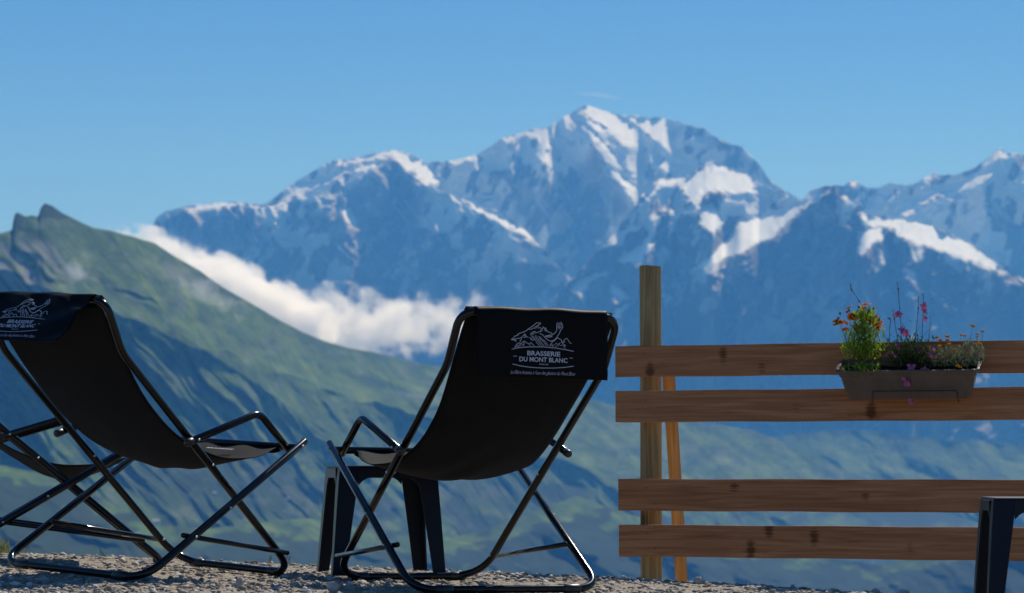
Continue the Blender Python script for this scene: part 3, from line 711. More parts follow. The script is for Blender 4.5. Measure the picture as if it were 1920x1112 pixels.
def make_logo(parent, wr, seed):
    k = .213 / (8.553 * 107)           # logo unit -> metres
    mb = MB()
    ox, oz = 712, -.1175
    def put(ax, ay): return ((ax - ox) * k * 1.02, oz - (ay - 560) * k)
    def lift(x, z): return (x, -.0185 - .0050 - .002 * (wr > .3) + flap_shape(x, z, wr, seed), z)
    for pts, w in LOGO:
        q = []
        for i in range(len(pts) - 1):
            n = max(2, int(math.hypot(pts[i + 1][0] - pts[i][0], pts[i + 1][1] - pts[i][1]) / 30))
            for j in range(n): t = j / n; q.append((pts[i][0] + (pts[i + 1][0] - pts[i][0]) * t, pts[i][1] + (pts[i + 1][1] - pts[i][1]) * t))
        q.append(pts[-1]); L, R = [], []
        for i, (ax, ay) in enumerate(q):
            a, b = q[max(0, i - 1)], q[min(len(q) - 1, i + 1)]; dx, dy = b[0] - a[0], b[1] - a[1]; l = math.hypot(dx, dy) + 1e-6
            hw = w / 2 * (.55 if i in (0, len(q) - 1) else 1.0)
            L.append(lift(*put(ax - dy / l * hw, ay + dx / l * hw))); R.append(lift(*put(ax + dy / l * hw, ay - dx / l * hw)))
        n = len(q)
        mb.add(L + R, [(i, i + 1, n + i + 1, n + i) for i in range(n - 1)])
    for txt, cx, base, width, height, bold, shear in (('BRASSERIE', 726, 656, 524, 66, .02, 0), ('DU MONT BLANC', 722, 744, 764, 66, .02, 0), ('DEPUIS 1821', 730, 787, 148, 16, .012, 0),
                                    ("La Bière brassée à l'eau des glaciers du Mont Blanc", 722, 926, 1030, 52, -.008, .5)):
        vs, fs = text_mesh(txt, 1.0, bold, shear)
        x0, x1 = min(v.x for v in vs), max(v.x for v in vs); y1 = max(v.y for v in vs)
        mb.add([lift(*put(cx + ((v.x - x0) / (x1 - x0) - .5) * width, base - v.y / y1 * height)) for v in vs], fs)
    return mb.build('printed_logo', m_print, parent)

def make_flap(parent, wr, seed, tilt):
    h = .213; hw = .247
    prof = [(.016, -.020), (.0185, -.004), (.017, .008), (.008, .0175), (-.004, .0185), (-.014, .0125), (-.0185, 0)]
    n2 = 22; prof += [(-.0185, -h * (i + 1) / n2) for i in range(n2)]
    nx = 46; vs = []
    for i, (y, z) in enumerate(prof):
        for j in range(nx + 1):
            x = -hw + 2 * hw * j / nx
            d = flap_shape(x, z, wr, seed) if i > 6 else 0
            wob = .0012 * math.sin(j * 1.7 + seed)
            vs.append((x + (.0015 * math.sin(i * .8) if j in (0, nx) else 0), y + d, z + (wob if i in (0, len(prof) - 1) else 0) + (.0018 * math.sin(x * 11 + seed) + .0015 * math.sin(x * 31) if 2 <= i <= 5 else 0)))
    fs = [(i * (nx + 1) + j, i * (nx + 1) + j + 1, (i + 1) * (nx + 1) + j + 1, (i + 1) * (nx + 1) + j) for i in range(len(prof) - 1) for j in range(nx)]
    o = MB().add(vs, fs, 0, True).build('headrest_cover', m_flap, parent, loc=(0, G['tpu'], G['tpw']), rot=(tilt, 0, 0))
    sm = o.modifiers.new('thick', 'SOLIDIFY'); sm.thickness = .0022; sm.offset = -1
    hem = MB(); hem.tube([(-hw + 2 * hw * j / 30, -.0185 + flap_shape(-hw + 2 * hw * j / 30, -h, wr, seed), -h) for j in range(31)], .0022, 6)
    hem.build('hem', m_flap, o)
    make_logo(o, wr, seed)
    return o

def make_chair(label):
    r = empty('deck_chair'); tag(r, label, 'deck chair', 'black deck chairs on the terrace')
    loop = [bk(0, -1), bk(0, 1), bk(1, 1), Vector((G['ab'], G['tpu'], G['tpw'])), Vector((-G['ab'], G['tpu'], G['tpw'])), bk(1, -1)]
    MB().tube(fillet(loop, [.12, .12, .16, .055, .055, .16], True, 9), RT, 14, closed=True).build('back_frame', m_tube, r)
    u = [st(1, -1), st(0, -1), st(0, 1), st(1, 1)]
    m = MB().tube(fillet(u, [0, .09, .09, 0], False, 9), RT, 14)
    m.tube([st(.95, -1), st(.95, 1)], RT * .95, 12); m.build('seat_frame', m_tube, r)
    for s in (-1, 1):
        piv = bk(G['pt'], s, VA); back_dir = (piv - Vector((s * VA, G['aku'], G['akw']))).normalized()
        a = [piv + back_dir * .035, Vector((s * VA, G['aku'], G['akw'] + .012)), st(G['ae'], s, VA) + Vector((0, .005, -.004))]
        arm = MB().tube(fillet(a, [0, .07, 0], False, 9), RT * .98, 14).build('armrest', m_tube, r)
        MB().tube([piv + back_dir * .046, piv + back_dir * .022], RT * 1.04, 14).build('end_cap', m_clip, arm)
        p0, p1 = bk(G['sff'], s, VA), st(G['sr'], s, VA); d = (p1 - p0).normalized()
        MB().tube([p0 - d * .022, p1 + d * .022], .0092, 12).build('brace_bar', m_tube, r)
    tr = 0
    # bolts, one part each
    for s in (-1, 1):
        for p in (bk(.515, s, G['ab']), st(.50, s, G['sb']), st(G['sr'], s, G['sb']), st(.965, s, G['sb']), bk(G['sff'], s, G['ab']), bk(G['pt'], s, VA)):
            x0 = abs(p.x) + RT - .001
            MB().tube([(s * x0, p.y, p.z), (s * (x0 + .0035), p.y, p.z)], .0046, 8).build('bolt', m_bolt, r)
            if abs(abs(p.x) - G['sb']) > .001:
                x0 = abs(p.x) - RT + .001
                MB().tube([(s * x0, p.y, p.z), (s * (x0 - .0035), p.y, p.z)], .0046, 8).build('bolt', m_bolt, r)
    for s in (-1, 1):
        MB().tube([(s * .17, G['bbu'], 0), (s * .225, G['bbu'], 0)], RT * 1.22, 14).build('foot_clip', m_clip, r)
        MB().tube([(s * .215, 0, 0), (s * .27, 0, 0)], RT * 1.22, 14).build('foot_clip', m_clip, r)
    # sling: hangs from the top bar to the front bar, sagging in the middle
    nt, nv = 64, 26; vs = []
    pr = [bez(t) for t in np.linspace(0, 1, nt)]
    front = Vector((0, G['stu'] * .95, G['stw'] * .95))
    pr = [np.array([G['tpu'] + .014, G['tpw'] - .012]), np.array([G['tpu'] + .016, G['tpw'] + .004]), np.array([G['tpu'] + .004, G['tpw'] + .0155])] + [p for p in pr[1:]] + \
         [np.array([front.y + .012, front.z + .012]), np.array([front.y + .017, front.z - .002]), np.array([front.y + .006, front.z - .017]), np.array([front.y - .03, front.z - .024])]
    N = len(pr)
    for i, p in enumerate(pr):
        t = min(1, max(0, (i - 2) / (nt - 1)))
        hw = .276 - .026 * smooth(np.array(t), .02, .25) + .048 * smooth(np.array(t), .3, .75) - .03 * smooth(np.array(t), .8, 1.0)
        sag = .052 * math.exp(-((t - .62) / .2) ** 2) + .012 * math.exp(-((t - .3) / .2) ** 2)
        a, b = pr[max(0, i - 1)], pr[min(N - 1, i + 1)]; d = b - a; l = math.hypot(*d) + 1e-9; nrm = (d[1] / l, -d[0] / l)
        if nrm[1] > 0: nrm = (-nrm[0], -nrm[1])
        for j in range(nv + 1):
            x = -1 + 2 * j / nv
            o_ = sag * (1 - x * x) + .0035 * math.sin(t * 26 + x * 5 + 2 * math.sin(x * 3)) * math.exp(-((t - .6) / .22) ** 2) * (1 - x * x * .6) + .004 * math.sin(x * 9 + 1) * smooth(np.array(t), .72, .95)
            if t <= 0 or t >= 1: o_ = 0
            vs.append((float(x * hw), p[0] + nrm[0] * float(o_), p[1] + nrm[1] * float(o_)))
    fs = [(i * (nv + 1) + j, i * (nv + 1) + j + 1, (i + 1) * (nv + 1) + j + 1, (i + 1) * (nv + 1) + j) for i in range(N - 1) for j in range(nv)]
    sl = MB().add(vs, fs, 0, True).build('sling', m_cloth, r)
    so = sl.modifiers.new('thick', 'SOLIDIFY'); so.thickness = .0025; so.offset = 0
    # small printed mark on the seat part of the sling
    vs2, fs2 = text_mesh('BRASSERIE', .018, .0004); q = MB(); ix = 3 + int(nt * .83)
    p, p2 = pr[ix], pr[ix + 5]; dd = p2 - p; dl = math.hypot(*dd); dd = dd / dl; nn = np.array([-dd[1], dd[0]])
    q.add([(v.x * 1.6 + .06, p[0] + dd[0] * v.y + nn[0] * .006, p[1] + dd[1] * v.y + nn[1] * .006) for v in vs2], fs2)
    q.build('printed_word', m_print, sl)
    make_flap(r, 0.12, .6, 0)
    return r
def copy_tree(o, parent=None):
    c = o.copy(); SC.collection.objects.link(c); c.parent = parent
    for ch in list(o.children): copy_tree(ch, c)
    return c
def place(o, p):
    o.location = p[:3]; o.rotation_euler = (p[4], -p[5], p[3])
chR = make_chair('black sling deck chair right of centre, turned left, its logo cover hanging straight')
chT = copy_tree(chR); chL = copy_tree(chR)
chL['label'] = 'black deck chair left of centre, turned right, its creased logo cover tilted out'
chT['label'] = 'third black deck chair cut off at the left edge, seen from its side'
place(chR, (-.0128, 8.2996, -.4228, .4535, .0113, -.0128))
place(chL, (-1.5341, 8.4541, -.3637, -.6276, -.0221, -.0578))
place(chT, (-2.2403, 9.5743, -.3567, -1.3707, -.024, .0083))
for ch in list(chL.children):           # the left chair's cover is creased and swings out
    if ch.name.startswith('headrest_cover'):
        for g in list(ch.children): bpy.data.objects.remove(g)
        bpy.data.objects.remove(ch)
for ch in chT.children:
    if ch.name.startswith('sling'): ch.location = (0, 0, -.05)
make_flap(chL, .7, 2.1, math.radians(-40))

# ------------------------------------------------------------------ plastic side tables
m_plastic = mat('dark_blue_plastic', (.003, .006, .013), .42, spec=.2)
bump(m_plastic, noise(m_plastic, coords(m_plastic), 220, 3), .12, .001)
def make_table(label):
    r = empty('side_table'); tag(r, label, 'table', 'low plastic side tables')
    H, a, b = .41, .185, .215
    top = MB(); top.box((0, 0, H - .006), (2 * a - .004, 2 * a - .004, .012)); bevel(top.build('tabletop', m_plastic, r), .005, 3)
    ap = MB()
    for k in range(4):
        R = Matrix.Rotation(k * math.pi / 2, 3, 'Z')
        # apron panel with its arched lower edge flowing into the legs
        n = 14; vs = []
        for side in (0, -.006):
            for i in range(n + 1):
                x = -a + .07 + (2 * a - .14) * i / n; e = min(1, min(i, n - i) / 2.5)
                zb = H - .046 - .028 * (1 - math.sin(e * math.pi / 2))
                for z in (H - .010, zb): vs.append(R @ Vector((x, -a - side * -1 * 1.0, z)))
        m_ = 2 * (n + 1); fs = []
        for i in range(n):
            q = i * 2; fs += [(q, q + 1, q + 3, q + 2), (m_ + q, m_ + q + 2, m_ + q + 3, m_ + q + 1), (q + 1, m_ + q + 1, m_ + q + 3, q + 3), (q, q + 2, m_ + q + 2, m_ + q)]
        ap.add(vs, fs)
    ap.build('apron', m_plastic, r)
    for k in range(4):
        R = Matrix.Rotation(k * math.pi / 2, 3, 'Z')
        mb = MB(); n = 8; rows = []
        for i in range(n + 1):
            z = (H - .008) * (1 - i / n); t = i / n
            w = .078 - .030 * t; c0 = a + (b - a) * t ** .9; th = .006
            # L section at the corner (-c0,-c0)
            rows.append([R @ Vector(q) for q in ((-c0, -c0, z), (-c0 + w, -c0, z), (-c0 + w, -c0 + th, z), (-c0 + th, -c0 + th, z), (-c0 + th, -c0 + w, z), (-c0, -c0 + w, z))])
        vs = [q for rw in rows for q in rw]; fs = [(i * 6 + j, i * 6 + (j + 1) % 6, (i + 1) * 6 + (j + 1) % 6, (i + 1) * 6 + j) for i in range(n) for j in range(6)]
        fs += [tuple(range(6)), tuple(n * 6 + j for j in reversed(range(6)))]
        bevel(mb.add(vs, fs).build('leg', m_plastic, r), .002, 2)
    return r
tb = make_table('low dark plastic side table standing half hidden behind the right deck chair')
tb.location = (-.505, 9.31, -.412); tb.rotation_euler = (0, 0, math.radians(12.5))
tb2 = copy_tree(tb); tb2['label'] = 'low dark blue plastic side table at the right edge, in front of the fence'
tb2.location = (1.835, 8.42, -.521); tb2.rotation_euler = (0, 0, math.radians(-4))

# ------------------------------------------------------------------ timber fence
def wood(name, c0, c1, c2, axis='X', grain=1.0, rough=.75):
    m = mat(name, c1, rough, spec=.08)
    sc = (1.2, 26, 26) if axis == 'X' else (26, 26, 1.2)
    v = coords(m, sc); a = noise(m, v, 1.6 * grain, 7, .6, 1.2)
    fine = noise(m, coords(m, (4, 160, 160) if axis == 'X' else (160, 160, 4)), 1.0, 4, .6)
    r = ramp(m, a, [(.34, c0), (.5, c1), (.66, c2)])
    col = mixc(m, .35, r.outputs[0], ramp(m, fine, [(.3, c0), (.7, c2)]).outputs[0])
    # knots with their dark leaning streaks
    kv = coords(m, (11, 11, 5.5) if axis == 'X' else (7, 7, 4), rot=(0, .38, 0) if axis == 'X' else (0, 0, 0))
    vo = nd(m, 'ShaderNodeTexVoronoi'); vo.inputs['Scale'].default_value = 1.0; lk(m, kv, vo.inputs['Vector'])
    warp = math_n(m, 'ADD', vo.outputs['Distance'], math_n(m, 'MULTIPLY', noise(m, v, 5, 5), .5))
    kn = ramp(m, warp, [(.36, (1, 1, 1)), (.52, (.0, .0, .0))]); sp_ = nd(m, 'ShaderNodeSeparateColor'); lk(m, vo.outputs['Color'], sp_.inputs[0]); pick = math_n(m, 'GREATER_THAN', sp_.outputs[0], .5)
    col = mixc(m, math_n(m, 'MULTIPLY', math_n(m, 'MULTIPLY', kn.outputs[0], pick), .8), col, tuple(x * .30 for x in c0))
    lk(m, col, bsdf(m).inputs['Base Color']); bump(m, a, .3, .002)
    return m
m_board = wood('brown_treated_board', (.21, .085, .034), (.345, .150, .066), (.48, .235, .115))
m_post = wood('green_tinted_post_wood', (.16, .115, .05), (.28, .205, .09), (.40, .30, .15), 'Z')
m_brace = wood('orange_pine', (.30, .13, .035), (.46, .22, .07), (.60, .34, .13), 'Z')
fence = empty('fence'); tag(fence, 'open timber fence of four brown horizontal boards on a round post', 'fence')
LX, LY = .456, 10.6; RX, RY = 2.132, 10.07
fd = Vector((RX - LX, RY - LY, 0)).normalized(); fnrm = Vector((fd.y, -fd.x, 0))      # towards the camera
yaw = math.atan2(fd.y, fd.x)
def fz(py): return P(1155, py, LY)[2]
LEN = 2.7
for (pt_, pb, x0, seed) in ((649.5, 707.5, 1155, 0), (733, 792, 1155, 3), (898, 957.5, 1160, 7), (983.5, 1043, 1161, 11)):
    xl = (x0 - 1155) / F_PX * LY
    zt, zb = fz(pt_), fz(pb); h = zt - zb; th = .027
    mb = MB(); n = 30; rr = random.Random(seed)
    vs = []
    for i in range(n + 1):
        x = (LEN - xl) * i / n; wv = .0012 * math.sin(i * .9 + seed)
        vs += [(x, -th / 2 + wv * .4, -h / 2 + wv), (x, th / 2, -h / 2 + wv), (x, th / 2, h / 2 + wv * .8), (x, -th / 2 + wv * .4, h / 2 + wv * .8)]
    fs = [(i * 4 + j, i * 4 + (j + 1) % 4, (i + 1) * 4 + (j + 1) % 4, (i + 1) * 4 + j) for i in range(n) for j in range(4)] + [(3, 2, 1, 0), tuple(n * 4 + j for j in range(4))]
    o = mb.add(vs, [f[::-1] for f in fs]).build('board', m_board, fence)
    # each board keeps its own stretch of grain: its mesh is laid out from a different origin
    off = 3.7 * seed
    for v_ in o.data.vertices: v_.co.x += off
    base = Vector((LX, LY, (zt + zb) / 2)) + fd * xl - fd * off
    o.location = base; o.rotation_euler = (0, 0, yaw); bevel(o, .0018, 2)
# post
pc = Vector((*P(1220, 600, 10.68)[:2], 0)) ; pc.y += 0
ptop = P(1220, 499, pc.y)[2]; pr_ = 20.3 / F_PX * pc.y
n = 40; rows = 26; vs = []; rr = np.random.default_rng(2)
crack = .6
for i in range(rows + 1):
    z = ptop - i / rows * (ptop + 1.0)
    for k in range(n):
        a = 2 * math.pi * k / n
        r_ = pr_ * (1 + .012 * math.sin(3 * a + z * 5) - (.05 if abs(((a - 4.55 + .04 * math.sin(z * 9)) + math.pi) % (2 * math.pi) - math.pi) < .09 else 0))
        vs.append((r_ * math.cos(a), r_ * math.sin(a), z + (.002 * math.sin(a * 2) if i == 0 else 0)))
fs = [(i * n + k, i * n + (k + 1) % n, (i + 1) * n + (k + 1) % n, (i + 1) * n + k) for i in range(rows) for k in range(n)]
mbp = MB().add(vs, [f[::-1] for f in fs], 0, True); mbp.add(vs[:n], [tuple(range(n))])
post = mbp.build('post', m_post, fence, loc=(pc.x, pc.y + pr_ * .2, 0))
# brace
b0 = Vector(P(1253, 690, 10.86)); b1 = Vector(P(1284, 1180, 11.45))
d = (b0 - b1); q = d.to_track_quat('Z', 'Y').to_matrix()
bb = MB().box((0, 0, 0), (.046, .046, d.length)).build('brace', m_brace, fence, loc=(b0 + b1) / 2)
bb.rotation_euler = (q @ Matrix.Rotation(math.radians(-16), 3, 'Z')).to_euler(); bevel(bb, .003, 2)
# screw heads on the boards
for px, py in ((1210, 664), (1228, 692), (1212, 752), (1229, 776), (1213, 915), (1229, 945), (1214, 1000), (1230, 1028)):
    s_ = (P(px, py, 10.55)[0] - LX) / fd.x; p = Vector((LX, LY, P(px, py, 10.55)[2])) + fd * s_ + fnrm * .0125
    MB().tube([p, p + fnrm * .0012], .0028, 10).build('screw_head', m_clip, fence)
# far end post, just outside the frame on the right
pp = Vector((LX, LY, 0)) + fd * 2.45 - fnrm * .065
MB().tube([(0, 0, -1.2), (0, 0, ptop)], pr_, 24).build('post', m_post, fence, loc=pp)

# ------------------------------------------------------------------ planter and its plants
m_pot = mat('taupe_plastic', (.115, .10, .092), .5, spec=.4)
bump(m_pot, noise(m_pot, coords(m_pot), 150, 3), .15, .001)
lk(m_pot, ramp(m_pot, noise(m_pot, coords(m_pot), 12, 5), [(.3, (.070, .050, .038)), (.7, (.105, .078, .060))]).outputs[0], bsdf(m_pot).inputs['Base Color'])
m_soil = mat('potting_soil', (.02, .014, .010), 1.0, spec=.1); bump(m_soil, noise(m_soil, coords(m_soil), 90, 5), 1, .01)
sP = (P(1713, 700, 10.2)[0] - LX) / fd.x
pcn = Vector((LX, LY, 0)) + fd * sP + fnrm * (.0135 + .092)
TILT = math.radians(19)
planter = empty('planter'); tag(planter, 'long taupe plastic flower box hung on the upper fence boards', 'planter')
planter.location = (pcn.x, pcn.y, P(1704, 712, pcn.y)[2]); planter.rotation_euler = (TILT, 0, yaw)
hx, hy, ph = .298, .088, .132
def trough():
    mb = MB()
    def ring(x, y, z, r=.02, n=5):
        out = []
        for cx, cy, a0 in ((x - r, y - r, 0), (-x + r, y - r, 90), (-x + r, -y + r, 180), (x - r, -y + r, 270)):
            for i in range(n): a = math.radians(a0 + 90 * i / (n - 1)); out.append((cx + r * math.cos(a), cy + r * math.sin(a), z))
        return out
    rings = [ring(hx - .045, hy - .03, -ph / 2), ring(hx - .030, hy - .021, -ph / 2 + .05), ring(hx - .020, hy - .014, ph / 2 - .034), ring(hx - .014, hy - .010, ph / 2 - .030), ring(hx - .010, hy - .008, ph / 2 - .008),
             ring(hx, hy, ph / 2 - .006), ring(hx + .001, hy + .001, ph / 2), ring(hx - .012, hy - .011, ph / 2 + .0015), ring(hx - .014, hy - .013, ph / 2 - .006), ring(hx - .024, hy - .018, ph / 2 - .035), ring(hx - .05, hy - .034, -ph / 2 + .006)]
    n = len(rings[0]); vs = [q for r in rings for q in r]
    fs = [(i * n + j, i * n + (j + 1) % n, (i + 1) * n + (j + 1) % n, (i + 1) * n + j) for i in range(len(rings) - 1) for j in range(n)]
    fs += [tuple(reversed(range(n))), tuple((len(rings) - 1) * n + j for j in range(n))]
    return mb.add(vs, fs, 0, False)
bevel(trough().build('trough', m_pot, planter), .001, 1)
mb = MB(); nx_, ny_ = 30, 8
vs = [(-hx + .03 + (2 * hx - .06) * i / nx_, -hy + .025 + (2 * hy - .05) * j / ny_, ph / 2 - .03 + .008 * random.random()) for i in range(nx_ + 1) for j in range(ny_ + 1)]
mb.add(vs, [(i * (ny_ + 1) + j, (i + 1) * (ny_ + 1) + j, (i + 1) * (ny_ + 1) + j + 1, i * (ny_ + 1) + j + 1) for i in range(nx_) for j in range(ny_)]).build('soil', m_soil, planter)
m_wire = mat('black_wire', (.01, .01, .01), .4)
yb = -hy + .0105
MB().tube(fillet([(-.150, -hy + .02, -ph / 2 - .012), (-.150, -hy + .018, -ph / 2 - .004), (-.146, yb, -.026), (.202, yb, -.026), (.206, -hy + .018, -ph / 2 - .004), (.206, -hy + .02, -ph / 2 - .012)], .012), .0028, 8).build('wire_bracket', m_wire, planter)

def leafmat(name, a, b, trans=.35, spec=.1):
    m = mat(name, a, .8, spec=spec); nt = m.node_tree
    g = nd(m, 'ShaderNodeNewGeometry'); r = ramp(m, g.outputs['Random Per Island'], [(0, a), (1, b)]); lk(m, r.outputs[0], bsdf(m).inputs['Base Color'])
    t = nd(m, 'ShaderNodeBsdfTranslucent'); lk(m, r.outputs[0], t.inputs[0]); mx = nd(m, 'ShaderNodeMixShader'); mx.inputs[0].default_value = trans
    lk(m, bsdf(m).outputs[0], mx.inputs[1]); lk(m, t.outputs[0], mx.inputs[2]); lk(m, mx.outputs[0], nt.nodes['Material Output'].inputs['Surface']); return m
m_lime = leafmat('lime_leaf', (.13, .22, .02), (.30, .42, .05), .5)
m_dkleaf = leafmat('dark_leaf', (.025, .06, .022), (.07, .12, .045), .3)
m_silver = leafmat('silver_leaf', (.12, .16, .09), (.27, .31, .20), .3)
m_stem = mat('green_stem', (.09, .11, .05), .6); m_redstem = mat('dark_red_stem', (.10, .025, .025), .6)
m_orange = leafmat('orange_petal', (.50, .085, .004), (.72, .23, .006), .15, 0.0); m_maroon = leafmat('maroon_petal_base', (.10, .015, .01), (.22, .03, .02), .3, 0.0)
m_yell = leafmat('yellow_floret', (.50, .20, .01), (.68, .32, .02), .12, 0.0); m_pink = leafmat('pink_petal', (.30, .06, .17), (.52, .18, .34), .3, 0.0); m_bud = mat('dark_bud', (.03, .03, .02), .6)

def leaf(mb, p, d, L, w, up=Vector((0, 0, 1)), mat_i=0, curl=.15):
    d = d.normalized(); s = d.cross(up)
    s = s.normalized() if s.length > .01 else Vector((1, 0, 0))
    nrm = s.cross(d)
    pts = []
    for t, k in ((0, .15), (.3, .8), (.6, 1.0), (.85, .55), (1, .03)):
        c = p + d * L * t - nrm * L * curl * t * t
        pts += [c - s * w * k / 2, c + s * w * k / 2]
    mb.add(pts, [(2 * i, 2 * i + 1, 2 * i + 3, 2 * i + 2) for i in range(4)], mat_i, True)
def rv(r, z0=-1, z1=1): return Vector((r.uniform(-1, 1), r.uniform(-1, 1), r.uniform(z0, z1)))
YP = float(planter.location.y)
def W_(px, py, dy=0.0): return Vector(P(px, py, YP + (1704 - px) / 4533 * YP * -.316 * -1 + dy))
view = Vector((0, -1, -.1)).normalized()
def curve_stem(mb, a, b, r, sway, rr, mat_i=0, n=8, bend=None):
    pts = []
    side = Vector((rr.uniform(-1, 1), rr.uniform(-.5, .5), 0)) * sway if bend is None else bend
    for i in range(n + 1): t = i / n; pts.append(a.lerp(b, t) + side * math.sin(t * math.pi))
    mb.tube(pts, r, 5, cap=False, mat=mat_i, rfn=lambda t: 1.1 - .5 * t); return pts
def daisy(c, size, nrm, rr, parent):
    """eight notched two-tone petals round a small dark eye"""
    mb = MB(); nrm = nrm.normalized(); t1 = nrm.orthogonal().normalized(); t2 = nrm.cross(t1)
    for k in range(8):
        a = 2 * math.pi * k / 8 + rr.uniform(-.15, .15); d = t1 * math.cos(a) + t2 * math.sin(a); s = nrm.cross(d)
        drop = rr.uniform(-.1, .35); L = size / 2 * rr.uniform(.8, 1.1); w = L * .62
        d = (d - nrm * drop).normalized()
        mb.add([c + d * L * .12 - s * w * .12, c + d * L * .12 + s * w * .12, c + d * L * .5 + s * w * .42, c + d * L * .5 - s * w * .42], [(0, 1, 2, 3)], 1)
        mb.add([c + d * L * .5 - s * w * .42, c + d * L * .5 + s * w * .42, c + d * L * .92 + s * w * .5, c + d * L * 1.0 + s * w * .22, c + d * L * .9, c + d * L * 1.0 - s * w * .22, c + d * L * .92 - s * w * .5], [(0, 1, 2, 3, 4, 5, 6)], 0)
    vs = [c + nrm * size * .09]; vs += [c + (t1 * math.cos(i * 1.047) + t2 * math.sin(i * 1.047)) * size * .1 for i in range(6)]
    mb.add(vs, [(0, i + 1, (i + 1) % 6 + 1) for i in range(6)], 2, True)
    return mb.build('flower', [m_orange, m_maroon, m_yell], parent)
def gaura(c, size, nrm, rr, parent):
    size = size * .82; mb = MB(); nrm = nrm.normalized(); t1 = nrm.orthogonal().normalized(); t2 = nrm.cross(t1)
    for k in range(5):
        a = rr.uniform(0, .4) + k * 1.2; d = (t1 * math.cos(a) + t2 * math.sin(a) - nrm * rr.uniform(-.3, .5)).normalized()
        leaf(mb, c, d, size * rr.uniform(.45, .62), size * .4, nrm, 0, .2)
    for k in range(5):
        d = (nrm + rv(rr) * .5).normalized(); mb.tube([c, c + d * size * .55], size * .018, 4, cap=False, mat=1)
    return mb.build('flower', [m_pink, m_redstem], parent)
def button(c, size, rr, parent):
    mb = MB()
    for k in range(9):
        o_ = Vector((rr.uniform(-1, 1), rr.uniform(-1, 1), rr.uniform(-.2, .5))) * size * .32; r0 = size * .24
        vs = [c + o_ + Vector((0, 0, r0))] + [c + o_ + Vector((math.cos(i * 1.047) * r0, math.sin(i * 1.047) * r0, 0)) for i in range(6)] + [c + o_ - Vector((0, 0, r0 * .7))]
        mb.add(vs, [(0, i + 1, (i + 1) % 6 + 1) for i in range(6)] + [(7, (i + 1) % 6 + 1, i + 1) for i in range(6)], 0, True)
    return mb.build('flower', m_yell, parent)

rr = random.Random(11)
# tickseed: lime foliage, orange and maroon daisies
ro = W_(1618, 690, .03)
pl = empty('tickseed_plant', ro); tag(pl, 'orange flowered plant with lime green foliage at the left end of the flower box', 'plant', 'plants growing in the flower box')
def loc(v): return v - ro
mb = MB()
for i in range(1100):
    px = rr.gauss(1618, 20); py = rr.uniform(588, 700); 
    if py < 625 and abs(px - 1622) > 22: continue
    if not 1578 < px < 1662: continue
    p = W_(px, py, rr.uniform(-.06, .06) + (-.035 if py > 676 else 0)); d = Vector((rr.uniform(-.7, .7), rr.uniform(-.7, .4), rr.uniform(.1, 1.2)))
    if py > 676: d.z *= -.6
    leaf(mb, loc(p), d, rr.uniform(.026, .055), rr.uniform(.0045, .0085), curl=rr.uniform(-.1, .35))
mb.build('foliage', m_lime, pl)
mb = MB()
OF = [(1591, 577, 27), (1571, 604, 24), (1624, 570, 26), (1613, 588, 28), (1621, 595, 24), (1598, 593, 24), (1604, 607, 24), (1609, 615, 22), (1634, 603, 26), (1646, 611, 26), (1650, 602, 20), (1590, 616, 20), (1629, 592, 24), (1586, 604, 16), (1640, 594, 20), (1583, 617, 14)]
for px, py, s in OF:
    c_ = W_(px, py, rr.uniform(-.05, .05)); a = W_(1618 + (px - 1618) * .5, 668, rr.uniform(-.03, .03)); curve_stem(mb, loc(a), loc(c_), .0009, .012, rr)
    daisy(loc(c_), s / 4533 * YP, Vector((rr.uniform(-.6, .6), rr.uniform(-.8, .1), rr.uniform(.5, 1))), rr, pl)
for px, py in ((1575, 589), (1588, 586), (1610, 577), (1638, 580), (1572, 598), (1616, 588), (1648, 600), (1601, 600), (1592, 583)):
    c_ = W_(px, py, rr.uniform(-.04, .04)); a = W_(1618 + (px - 1618) * .5, 665); curve_stem(mb, loc(a), loc(c_), .0008, .012, rr)
    cb = MB().tube([loc(c_), loc(c_) + Vector((0, 0, .007))], .0042, 7); cb.build('bud', m_bud, pl)
mb.build('stems', m_stem, pl)
pl_ = [o for o in pl.children if o.name.startswith('stems')][0]; pl_.name = 'stem'

# gaura: tall red spikes with pink flowers
ro2 = W_(1690, 690, .02); ro = ro2
pg = empty('gaura_plant', ro); tag(pg, 'pink flowered plant with tall dark red spikes in the middle of the flower box', 'plant', 'plants growing in the flower box')
mb = MB()
for i in range(1300):
    px = rr.gauss(1702, 27); py = rr.triangular(628, 692, 672)
    if not 1658 < px < 1762: continue
    p = W_(px, py, rr.uniform(-.07, .06)); d = Vector((rr.uniform(-1, 1), rr.uniform(-.9, .5), rr.uniform(-.2, 1.0)))
    leaf(mb, loc(p), d, rr.uniform(.012, .028), rr.uniform(.004, .008), curl=rr.uniform(-.2, .4))
sp = MB()
STALK = [([(1662, 680), (1645, 625), (1630, 585), (1612, 566), (1603, 553), (1596, 543), (1594, 531)], 1), ([(1690, 670), (1689, 610), (1686, 570), (1684, 545), (1683, 530)], 1), ([(1684, 670), (1682, 630), (1677, 600), (1674, 580)], 1),
         ([(1715, 670), (1718, 620), (1722, 580), (1722, 556)], 1), ([(1727, 668), (1729, 625), (1731, 580), (1731, 550)], 1), ([(1739, 660), (1743, 620), (1745, 590)], 0), ([(1668, 675), (1668, 620), (1670, 600), (1667, 598)], 1), ([(1700, 670), (1712, 630), (1725, 612)], 0), ([(1705, 672), (1730, 632), (1742, 617)], 0),
         ([(1680, 672), (1655, 620), (1640, 590)], 0), ([(1700, 685), (1706, 693), (1707, 715), (1710, 750)], 1), ([(1726, 685), (1732, 695), (1733, 716)], 1), ([(1690, 672), (1700, 625), (1692, 605)], 0)]
